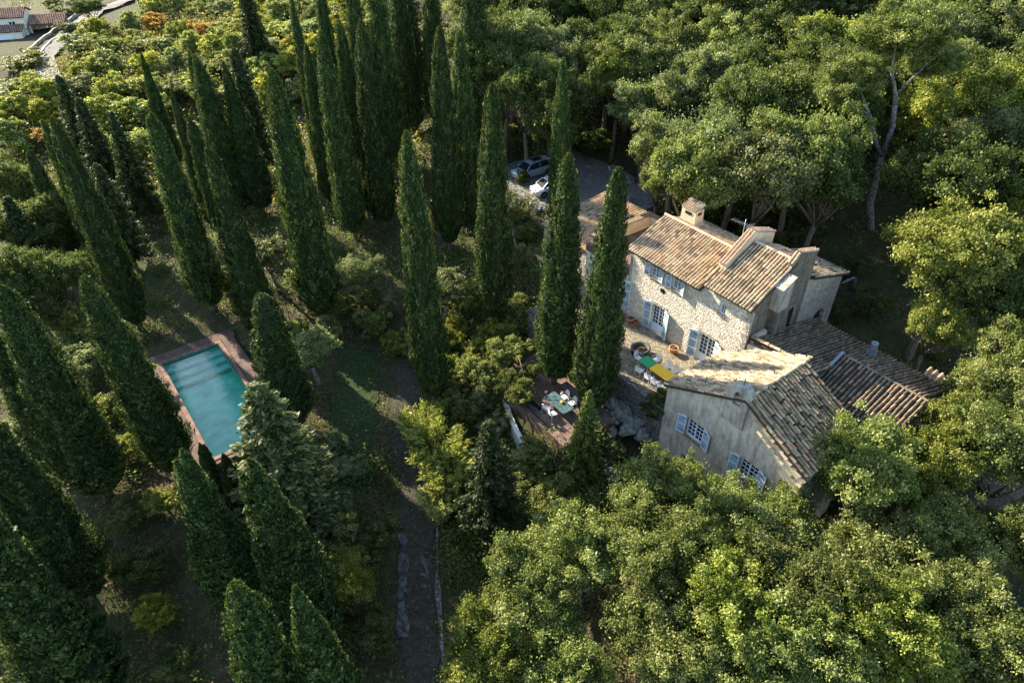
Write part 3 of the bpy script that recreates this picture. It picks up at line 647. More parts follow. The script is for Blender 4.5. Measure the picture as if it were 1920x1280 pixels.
# roofs
pr = lambda t0, z0, t1, z1: (Vector((0, t1-t0, z1-z0)).normalized(), math.hypot(t1-t0, z1-z0))
D1, L1 = pr(36.2, 7.25, 32.45, 5.72); slope(H, off, (-29.6, 36.2, 7.25), (1, 0, 0), D1, 6.85, L1, M['tile'], seed=1)
D2, L2 = pr(36.2, 7.12, 40.5, 5.5); slope(H, off, (-29.6, 36.2, 7.12), (1, 0, 0), D2, 7.2, L2, M['tile'], seed=2)
D3, L3 = pr(36.4, 8.32, 32.45, 6.22); slope(H, off, (-22.75, 36.4, 8.32), (1, 0, 0), D3, 4.0, L3, M['tile'], seed=3)
D4, L4 = pr(36.4, 8.32, 39.6, 6.9); slope(H, off, (-22.1, 36.4, 8.32), (1, 0, 0), D4, 3.0, L4, M['tile'], seed=4)
b = MB(); ridge(b, (-29.6, 36.2, 7.33), (-22.6, 36.2, 7.33), .12, 5); b.build('ridge_tiles', M['tilered'], H, off)
b = MB(); ridge(b, (-22.0, 36.4, 8.38), (-18.8, 36.4, 8.38), .11, 6); b.build('ridge_tiles', M['tile'], H, off)
# raised party wall and gable parapet, each with a coping of tiles
def parapet(s0, s1, prof, nm, mm, back):
    b = MB(); b.prism([(prof[0][0], prof[0][1]-1.6)]+[(prof[-1][0], prof[-1][1]-2.2)]+prof[::-1], 'x', s0, s1); o = b.build(nm, mm, H, off)
    c = MB()
    for (ta, za), (tb, zb) in zip(prof[:-1], prof[1:]):
        dd = Vector((0, tb-ta, zb-za)); L = dd.length; dd.normalize()
        if zb < za: tiles(c, (s0-.06, ta, za+.02), (1, 0, 0), dd, s1-s0+.12, L, .26, .33, seed=int(ta*7))
        else: tiles(c, (s0-.06, tb, zb+.02), (1, 0, 0), -dd, s1-s0+.12, L, .26, .33, seed=int(ta*9))
    c.build('coping_tiles', M['tilered'] if back else M['tile'], o, off); return o
parapet(-22.72, -22.15, [(33.9, 7.35), (34.3, 7.55), (36.45, 9.0), (38.7, 8.25)], 'party_wall', M['cream'], True)
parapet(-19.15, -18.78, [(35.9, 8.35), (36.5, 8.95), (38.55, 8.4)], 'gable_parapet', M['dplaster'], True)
# chimneys
def frustum(b, c0, h0, z0, c1, h1, z1):
    V = [(c0[0]+i*h0[0], c0[1]+j*h0[1], z0) for i, j in ((-1,-1),(1,-1),(1,1),(-1,1))]+[(c1[0]+i*h1[0], c1[1]+j*h1[1], z1) for i, j in ((-1,-1),(1,-1),(1,1),(-1,1))]
    b.add(V, [(0,3,2,1),(4,5,6,7),(0,1,5,4),(1,2,6,5),(2,3,7,6),(3,0,4,7)])
b = MB(); frustum(b, (-28.5, 37.9), (.72, .5), 5.9, (-28.5, 37.9), (.64, .45), 7.8); o = b.build('chimney', M['cream'], H, off)
b = MB(); b.box((-28.8, 37.40, 7.4), (-28.2, 37.44, 7.62)); b.build('smoke_opening', M['darkin'], o, off); b = MB(); b.box((-27.88, 37.7, 7.4), (-27.84, 38.1, 7.62)); b.build('smoke_opening', M['darkin'], o, off)
c = MB(); tiles(c, (-29.2, 38.35, 8.17), (1, 0, 0), Vector((0, -.9, -.3)), 1.4, .98, .2, .33, seed=9); c.obox((-28.5, 37.9, 7.95), (.66, 0, 0), (0, .5, .16), (0, -.03, .07)); c.build('chimney_cap', M['tile'], o, off)
b = MB(); b.prism([(34.55, 5.6), (35.6, 5.6), (35.6, 7.75), (34.55, 7.25)], 'x', -19.25, -18.2); b.prism([(34.47, 7.25), (35.66, 7.80), (35.66, 7.87), (34.47, 7.32)], 'x', -19.32, -18.13)
b.prism([(-18.78, 5.9), (-18.25, 5.9), (-18.25, 7.1), (-18.78, 7.1)], 'y', 34.6, 35.55)
b.build('gable_chimney', M['bplaster'], H, off)
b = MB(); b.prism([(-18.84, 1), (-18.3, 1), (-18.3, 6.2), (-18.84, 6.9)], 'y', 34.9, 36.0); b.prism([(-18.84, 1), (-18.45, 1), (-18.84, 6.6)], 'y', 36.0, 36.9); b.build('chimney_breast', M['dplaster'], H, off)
b = MB(); b.prism(arch_poly(37.0, 37.75, 2.6, 4.5), 'x', -18.9, -18.84); o = b.build('arched_window', M['pane'], H, off)
b = MB()
ap = arch_poly(36.92, 37.83, 2.55, 4.6, 8)
for k in range(2, len(ap)-1): b.bar((-18.82, *ap[k]), (-18.82, *ap[k+1]), .09, .06)
b.bar((-18.82, 37.83, 2.55), (-18.82, *ap[2]), .08, .06); b.bar((-18.82, 36.92, 2.55), (-18.82, *ap[-1]), .08, .06); b.build('window_surround', M['greystone'], o, off)
# rear porch wing with the arch
b = MB()
wy = [(38.62, -.3), (40.9, -.3)]+[(40.9, 2.0)]+[(41.55+.65*math.cos(math.pi-math.pi*k/8), 2.0+.65*math.sin(math.pi-math.pi*k/8)) for k in range(1, 8)]+[(42.2, 2.0), (42.2, -.3), (43.2, -.3), (43.2, 4.85), (38.62, 6.2)]
V = [(-19.1, p[0], p[1]) for p in wy]+[(-18.84, p[0], p[1]) for p in wy]; nn = len(wy)
b.add(V, [(i, (i+1) % nn, nn+(i+1) % nn, nn+i) for i in range(nn)])
import mathutils
tri = mathutils.geometry.tessellate_polygon([[Vector((p[0], p[1], 0)) for p in wy]])
for k in tri: b.add([V[nn+i] for i in k], [(0, 1, 2)]); b.add([V[i] for i in k], [(2, 1, 0)])
b.box((-22.5, 42.9, -.3), (-19.1, 43.2, 4.8)); b.box((-18.84, 40.7, .9), (-18.4, 42.4, 1.15)); b.build('porch_wall', M['greystone'], H, off)
D5, L5 = pr(38.9, 6.35, 43.6, 4.95); slope(H, off, (-22.8, 38.9, 6.35), (1, 0, 0), D5, 4.2, L5, M['tile'], seed=7, name='porch_roof')
# antenna (its own thing, fixed on the roof)
T, o2 = house('tv_antenna', 'thin aerial on a mast beside the raised party wall', 'antenna', -23.2, 36.6, 7.1)
b = MB(); b.tube([(0, 0, 0), (0, 0, 2.35)], .022, 5); b.build('mast', M['metal'], T)
b = MB(); b.bar((-1.0, -.15, 2.0), (.4, .06, 2.0), .02)
for k in range(8): x = -.95+k*.17; b.bar((x+.05, -.32, 2.0), (x-.03, .22, 2.0), .008)
b.build('boom', M['metal'], T)
b = MB()
for k in range(6): b.bar((.28+.03*k, -.28, 1.85+.07*k), (.42+.03*k, .28, 1.85+.07*k), .008)
b.build('reflector', M['metal'], T)
# ---- front house
H, off = house('front_house', 'rendered gable house with small belfry and mottled tile roof among the oaks', 'house', -20, 27, -4.5)
b = MB(); P = (-19.85, 27.05); X = lambda s: s+19.85
hl = [(X(-18.0), X(-16.7), -.42, 1.03), (X(-13.95), X(-12.65), -.46, 1.0), (X(-17.9), X(-17.35), -2.75, -2.1), (X(-17.1), X(-16.5), -2.75, -2.1)]
wall(b, P, (1, 0), (0, -1), 9.65, -5.2, 2.3, hl)
b.prism([(-19.85, 2.3), (-10.2, 2.3), (-10.2, 2.75), (-14.5, 4.98), (-19.85, 2.36)], 'y', 27.05, 27.3)
wall(b, (-10.2, 27.051), (0, 1), (1, 0), 5.3, -5.2, 2.7, [(1.0, 2.1, -4.4, -1.8)])
b.box((-19.85, 27.36, -5.2), (-19.6, 32.3, 2.2)); b.box((-19.6, 32.1, -5.2), (-10.45, 32.3, 2.2)); b.prism([(-19.6, 2.2), (-10.45, 2.2), (-14.5, 4.9)], 'y', 32.1, 32.3)
b.build('wall', M['plaster'], H, off)
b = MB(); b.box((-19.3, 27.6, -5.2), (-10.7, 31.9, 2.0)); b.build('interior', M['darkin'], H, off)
for s0, s1, z0, z1 in ((-18.0, -16.7, -.42, 1.03), (-13.95, -12.65, -.46, 1.0)):
    window(H, off, P, (1, 0), (0, -1), X(s0), X(s1), z0, z1, 2, 4); sill(H, off, P, (1, 0), (0, -1), X(s0), X(s1), z0-.03, M['wood'])
    shutter(H, off, P, (1, 0), (0, -1), X(s0-.02), -1, .62, z0, z1+.05, 10); shutter(H, off, P, (1, 0), (0, -1), X(s1+.02), 1, .62, z0, z1+.05, 14)
DL, LL = Vector((-5.55, 0, -2.72)).normalized(), math.hypot(5.55, 2.72)
slope(H, off, (-14.5, 26.85, 5.05), (0, 1, 0), DL, 5.55, LL, M['tilefront'], seed=11, col=.22, ex=.36, jit=.05, stag=.25)
DR_, LR = Vector((4.45, 0, -2.3)).normalized(), math.hypot(4.45, 2.3)
slope(H, off, (-14.5, 26.85, 5.05), (0, 1, 0), DR_, 5.55, LR, M['tileright'], seed=12, col=.26, ex=.36, jit=.07, stag=.3)
slope(H, off, (-14.5, 32.4, 5.05), (0, 1, 0), Vector((-4.35, 0, -2.13)).normalized(), .8, 4.8, M['tilefront'], seed=13, col=.22, ex=.36, jit=.05, stag=.25)
b = MB(); ridge(b, (-14.5, 27.3, 5.12), (-14.5, 32.7, 5.12), .1, 8); b.build('ridge_tiles', M['tilefront'], H, off)
# verge tiles down the right gable edge: a small stepped row just below the main slope
b = MB(); tiles(b, (-13.6, 26.62, 4.35), (0, 1, 0), DR_, .26, LR-1.0, .26, .36, seed=15, jit=.05); tiles(b, (-13.2, 26.4, 3.95), (0, 1, 0), DR_, .24, LR-1.5, .24, .36, seed=16, jit=.05); b.build('verge_tiles', M['tilefront'], H, off)
# belfry
b = MB(); K = 12
o_ = [(-15.75, 3.6), (-15.75, 5.05)]+[(-15.02-.73*math.cos(math.pi*k/K), 5.05+.62*math.sin(math.pi*k/K)) for k in range(1, K)]+[(-14.29, 5.05), (-14.29, 3.6)]
i_ = [(-15.27, 4.35), (-15.27, 5.0)]+[(-15.02-.25*math.cos(math.pi*k/K), 5.0+.27*math.sin(math.pi*k/K)) for k in range(1, K)]+[(-14.77, 5.0), (-14.77, 4.35)]
n_ = len(o_); V = [(p[0], 26.88, p[1]) for p in o_]+[(p[0], 26.88, p[1]) for p in i_]+[(p[0], 27.5, p[1]) for p in o_]+[(p[0], 27.5, p[1]) for p in i_]
F = []
for k in range(n_-1): F += [(k, k+1, n_+k+1, n_+k), (2*n_+k, 3*n_+k, 3*n_+k+1, 2*n_+k+1), (k, 2*n_+k, 2*n_+k+1, k+1), (n_+k, n_+k+1, 3*n_+k+1, 3*n_+k)]
F += [(0, n_, 2*n_-1, n_-1), (2*n_, 3*n_-1, 4*n_-1, 3*n_), (n_, 3*n_, 4*n_-1, 2*n_-1)]
b.add(V, F); b.prism([(-15.74, 2.9), (-14.3, 2.9), (-14.3, 3.62), (-15.74, 3.62)], 'y', 26.9, 27.04); o = b.build('belfry', M['bplaster'], H, off)
b = MB(); b.bar((-15.02, 27.2, 5.6), (-15.02, 27.2, 6.15), .03); b.bar((-15.17, 27.2, 5.98), (-14.87, 27.2, 5.98), .03); b.build('cross', M['iron'], o, off)
b = MB(); b.box((-15.27, 27.25, 4.35), (-14.77, 27.29, 4.42)); b.lathe([(.02, .22), (.08, .18), (.1, .05), (.14, 0)], 10, (-15.02, 27.2, 4.62)); b.build('bell', M['iron'], o, off)
# ---- wing behind the front house
H, off = house('side_wing', 'low stone wing with wide dark tiled roofs joining the farmhouse gable', 'house', -18.7, 33, 0)
b = MB(); b.box((-18.75, 33.0, -4.2), (-14.4, 33.3, 3.5)); b.prism([(-18.75, 3.5), (-14.4, 3.5), (-14.4, 3.95)], 'y', 33.0, 33.3); b.build('wall', M['rubble'], H, off)
b = MB(); b.box((-18.8, 33.32, 2.9), (-18.55, 34.6, 4.0)); b.build('cream_wall', M['cream'], H, off)
b = MB(); b.box((-18.3, 33.3, -4.2), (-9.2, 40.6, 1.85)); b.build('inner_wall', M['greystone'], H, off)
D6, L6 = pr(33.1, 3.95, 41.1, 2.0); slope(H, off, (-18.75, 33.1, 3.95), (1, 0, 0), D6, 4.6, L6, M['tileold'], seed=21, col=.25, ex=.36, jit=.05, stag=.15)
b = MB(); tiles(b, (-18.7, 33.0, 4.02), (0, 1, 0), Vector((1, 0, .09)), .3, 4.2, .28, .4, seed=22); b.build('coping_tiles', M['tilefront'], H, off)
D7, L7 = pr(36.6, 3.72, 32.5, 2.1); slope(H, off, (-14.25, 36.6, 3.72), (1, 0, 0), D7, 5.4, L7, M['tileold'], seed=23, col=.27, ex=.40, jit=.045)
D8, L8 = pr(36.6, 3.72, 41.1, 2.0); slope(H, off, (-14.25, 36.6, 3.72), (1, 0, 0), D8, 5.1, L8, M['tileold'], seed=24, col=.27, ex=.42, jit=.05)
b = MB(); ridge(b, (-14.2, 36.6, 3.78), (-8.9, 36.6, 3.78), .09, 25); b.build('ridge_tiles', M['tileold'], H, off)
b = MB(); b.bar((-14.33, 36.6, 3.9), (-14.33, 34.0, 2.9), .16, .22); b.build('zinc_flashing', M['metal'], H, off)
b = MB(); b.prism([(33.3, 1.8), (36.6, 3.55), (40.9, 1.9)], 'x', -9.4, -9.15); b.build('end_gable', M['greystone'], H, off)
b = MB(); frustum(b, (-13.7, 39.2), (.3, .3), 2.2, (-13.7, 39.2), (.24, .24), 3.3); b.lathe([(.24, 3.3), (.25, 3.36), (.21, 3.75), (.23, 3.8), (.23, 3.86), (.14, 3.86), (.13, 3.6)], 14, (-13.7, 39.2, 0)); b.build('flue', M['metal'], H, off)
# garden wall with tile coping past the wing
T, off = house('garden_wall', 'short rendered wall with a sunlit tile coping past the end of the wing', 'wall', -9.2, 41.6, -1.2)
b = MB(); b.box((-11.0, 41.5, -1.4), (-8.0, 41.9, 1.75)); b.build('wall', M['cream'], T, off)
c = MB(); tiles(c, (-11.1, 42.15, 2.1), (1, 0, 0), Vector((0, -.95, -.32)), 3.2, .95, .34, .5, seed=31, lift=.05); c.obox((-9.5, 41.7, 1.86), (1.55, 0, 0), (0, .45, .15), (0, -.03, .07)); c.build('coping_tiles', M['tile'], T, off)
# ---- roof terrace annex and paved store roof
H, off = house('roof_terrace_annex', 'low annex with a terracotta roof terrace and cream parapets, left of the farmhouse', 'house', -34.2, 32.9, 0)
b = MB(); b.box((-34.2, 32.95, -.3), (-29.47, 39.8, 3.35)); b.build('wall', M['rubble'], H, off)
b = MB(); b.box((-33.9, 33.25, 3.352), (-29.5, 39.5, 3.4)); b.build('roof_floor', M['brick'], H, off)
b = MB(); b.box((-34.2, 33.3, 3.354), (-33.85, 39.8, 4.45)); b.box((-33.85, 39.45, 3.354), (-29.5, 39.8, 4.45)); b.build('parapet', M['cream'], H, off)
b = MB(); b.box((-34.25, 32.9, 3.354), (-29.47, 33.25, 3.95)); b.build('front_ledge', M['brick'], H, off)
b = MB(); b.box((-34.28, 33.2, 4.452), (-33.77, 39.88, 4.55)); b.box((-33.77, 39.37, 4.452), (-29.5, 39.88, 4.55)); b.build('parapet_coping', M['wood'], H, off)
H, off = house('paved_store', 'low store with pale paved sloping roof between the cypresses and the parking', 'building', -41, 33.5, 0)
b = MB(); b.box((-40.8, 34.0, -2.6), (-34.25, 41, 2.4)); b.build('wall', M['greystone'], H, off)
D9, L9 = pr(41.4, 3.35, 33.8, 2.45); slope(H, off, (-41, 41.4, 3.35), (1, 0, 0), D9, 6.7, L9, M['tile'], seed=41, col=.3, ex=.4, jit=.03, lift=.0, r=.1)
# ---- swimming pool
T, off = house('swimming_pool', 'rectangular turquoise pool with brick coping in the shade of the cypresses', 'swimming pool', -50.1, 2.85, -4)
s0, s1, t0, t1 = -50.1, -37.6, 2.85, 7.22
b = MB()
b.quad((s0, t0, -5.4), (s1, t0, -5.9), (s1, t1, -5.9), (s0, t1, -5.4)); b.quad((s0, t0, -6), (s0, t1, -6), (s0, t1, -3.93), (s0, t0, -3.93)); b.quad((s1, t0, -6), (s1, t1, -6), (s1, t1, -3.93), (s1, t0, -3.93))
b.quad((s0, t0, -6), (s1, t0, -6), (s1, t0, -3.93), (s0, t0, -3.93)); b.quad((s0, t1, -6), (s1, t1, -6), (s1, t1, -3.93), (s0, t1, -3.93))
b.build('basin', M['basin'], T, off)
b = MB()
for k in range(3): b.box((s0+.01, t0+.01, -5.4+k*.3), (s0+.7*(3-k), t1-.01, -5.1+k*.3))
b.build('steps', M['palebasin'], T, off)
b = MB(); nx, ny = 90, 34; V = []; F = []; rs = random.Random(4)
for i in range(nx+1):
    for j in range(ny+1):
        x, y = s0+(s1-s0)*i/nx, t0+(t1-t0)*j/ny
        V.append((x, y, -4.10+.003*math.sin(x*5+1.5*math.sin(y*2))+.002*math.sin(x*9+y*3)))
for i in range(nx):
    for j in range(ny): a = i*(ny+1)+j; F.append((a, a+ny+1, a+ny+2, a+1))
b.add(V, F, .5, True); b.build('water', M['water'], T, off)
b = MB(); cz0, cz1 = -4.2, -3.9; e = .33
b.box((s0-e, t0-e, cz0), (s1+e, t0, cz1)); b.box((s0-e, t1, cz0), (s1+e, t1+e, cz1)); b.box((s0-e, t0, cz0), (s0, t1, cz1)); b.box((s1, t0, cz0), (s1+e, t1, cz1)); b.build('coping', M['coping'], T, off)
# ---- far villa
x0, y0 = -88, 127
V_ = thing('villa', 'pale two storey villa with brown red tiled roofs at the top left', 'house', (x0, y0, -.6), R(18)); V_.scale = (.7, .7, .7)
def vbox(nm, a, c, m): b = MB(); b.box(a, c); return b.build(nm, m, V_)
vbox('wall', (-7, 0, -2), (4.6, 8, 5.0), M['villawall']); vbox('lower_wall', (-8, -3.4, -2), (4.0, -.02, 2.4), M['villawall'])
def vslope(O, U, D, LU, LD, sd): slope(V_, (0, 0, 0), O, U, D, LU, LD, M['villatile'], seed=sd, col=.4, ex=.5, jit=.02)
M['villatile'] = tilemat('brown red villa tiles', [(0, (.22, .12, .08)), (.5, (.33, .19, .13)), (1, (.46, .30, .22))], (.4, .3, .25), .3)
vslope((-7.4, 4, 6.4), (1, 0, 0), Vector((0, -4.5, -1.5)).normalized(), 12.4, 4.75, 51); vslope((-7.4, 4, 6.4), (1, 0, 0), Vector((0, 4.5, -1.5)).normalized(), 12.4, 4.75, 52)
vslope((-8.3, -.05, 3.3), (1, 0, 0), Vector((0, -3.7, -.9)).normalized(), 12.7, 3.8, 53)
vslope((4.65, 6.4, 4.0), (1, 0, 0), Vector((0, -5, -1.3)).normalized(), 8.5, 5.2, 54); vslope((4.65, 6.4, 4.0), (1, 0, 0), Vector((0, 3, -1)).normalized(), 8.5, 3.1, 55)
vbox('pergola_wall', (4.65, 5.8, -2), (13, 6.2, 3.6), M['cream'])
b = MB(); b.prism([(0, 5.0), (8, 5.0), (4, 6.3)], 'x', 4.3, 4.58); b.build('gable', M['villawall'], V_)
for i, (x, z) in enumerate(((1.2, 3.0),)): window(V_, (0, 0, 0), (0, -.03), (1, 0), (0, -1), x, x+1.5, z, z+1.1, 1, 1, depth=-.03)
b = MB(); b.box((-3.5, -3.46, -.2), (2.0, -3.42, 1.7)); b.build('garage_door', M['frame'], V_)
for x in (4.9, 12.6): b = MB(); b.box((x, 1.6, -2), (x+.35, 1.95, 2.6)); b.build('pillar', M['villawall'], V_)
b = MB()
for k in range(6): b.box((4.8+k*1.1, -1.2, 2.2), (4.95+k*1.1, 1.6, 2.36))
b.build('pergola_beams', M['wood'], V_)
def worldwall(nm, label, pts, h, th, m):
    b = MB(); P = []
    for (xa, ya), (xb, yb) in zip(pts[:-1], pts[1:]):
        n = max(1, int(math.dist((xa, ya), (xb, yb))/2))
        P += [(xa+(xb-xa)*i/n, ya+(yb-ya)*i/n) for i in range(n)]
    P.append(pts[-1]); Vv = []; Fv = []
    for i, p in enumerate(P):
        q = P[min(i+1, len(P)-1)]; r_ = P[max(i-1, 0)]; dd = Vector((q[0]-r_[0], q[1]-r_[1])).normalized(); nn_ = Vector((-dd.y, dd.x))*th/2; z = hz(*p)
        Vv += [(p[0]-nn_.x, p[1]-nn_.y, z-.5), (p[0]+nn_.x, p[1]+nn_.y, z-.5), (p[0]+nn_.x, p[1]+nn_.y, z+h), (p[0]-nn_.x, p[1]-nn_.y, z+h)]
    for i in range(len(P)-1):
        a = i*4; Fv += [(a+k, a+(k+1) % 4, a+4+(k+1) % 4, a+4+k) for k in range(4)]
    Fv += [(0, 1, 2, 3), (len(Vv)-1, len(Vv)-2, len(Vv)-3, len(Vv)-4)]
    b.add(Vv, Fv); o = b.build(nm, m); return tag(o, label, 'wall')
worldwall('low_wall', 'long low pale wall between the villa garden and the grass verge', [(-76.9, 112), (-79.3, 122), (-83.1, 142.9)], .8, .3, M['kerb'])
worldwall('low_wall', 'low pale kerb wall along the lane beside the verge', [(-74.9, 112), (-77.6, 122), (-80.9, 143)], .45, .3, M['kerb'])
# ---- walls and banks of the garden
worldwall('retaining_wall', 'ivy hung stone wall holding the parking above the cypresses', [(-.6, 52.0), (.2, 56.0), (-.4, 62.0)], .4, .6, M['greystone'])
T, off = house('terrace_retaining_wall', 'rough stone wall holding the dining terrace above the brick terrace', 'wall', -26, 27.4, -2)
b = MB(); b.box((-34.3, 27.25, -3.2), (-20.05, 27.6, -.02)); b.build('wall', M['rock'], T, off)
T, off = house('brick_terrace_wall', 'low terracotta wall under the edge of the brick terrace', 'wall', -28, 21.9, -3)
b = MB(); b.box((-33.3, 21.6, -4.6), (-23.1, 21.94, -2.49)); b.box((-23.19, 21.94, -4.6), (-22.9, 26.2, -2.49)); b.build('wall', M['brick'], T, off)
b = MB(); pts = [(-.7, 38.0), (-.45, 36.6), (-.1, 35.2), (.35, 33.9), (.8, 33.0), (1.15, 32.3)]
Vv = []; Fv = []
for i, p in enumerate(pts):
    q = pts[min(i+1, 5)]; r_ = pts[max(i-1, 0)]; dd = Vector((q[0]-r_[0], q[1]-r_[1])).normalized(); nn_ = Vector((-dd.y, dd.x))*.17; z = -3.15-.12*i
    Vv += [(p[0]-nn_.x, p[1]-nn_.y, z-1.6), (p[0]+nn_.x, p[1]+nn_.y, z-1.6), (p[0]+nn_.x, p[1]+nn_.y, z), (p[0]-nn_.x, p[1]-nn_.y, z)]
for i in range(5): a = i*4; Fv += [(a+k, a+(k+1) % 4, a+4+(k+1) % 4, a+4+k) for k in range(4)]
Fv += [(0, 1, 2, 3), (23, 22, 21, 20)]; b.add(Vv, Fv); tag(b.build('curved_white_wall', M['villawall']), 'narrow curved white topped wall left of the brick terrace', 'wall')
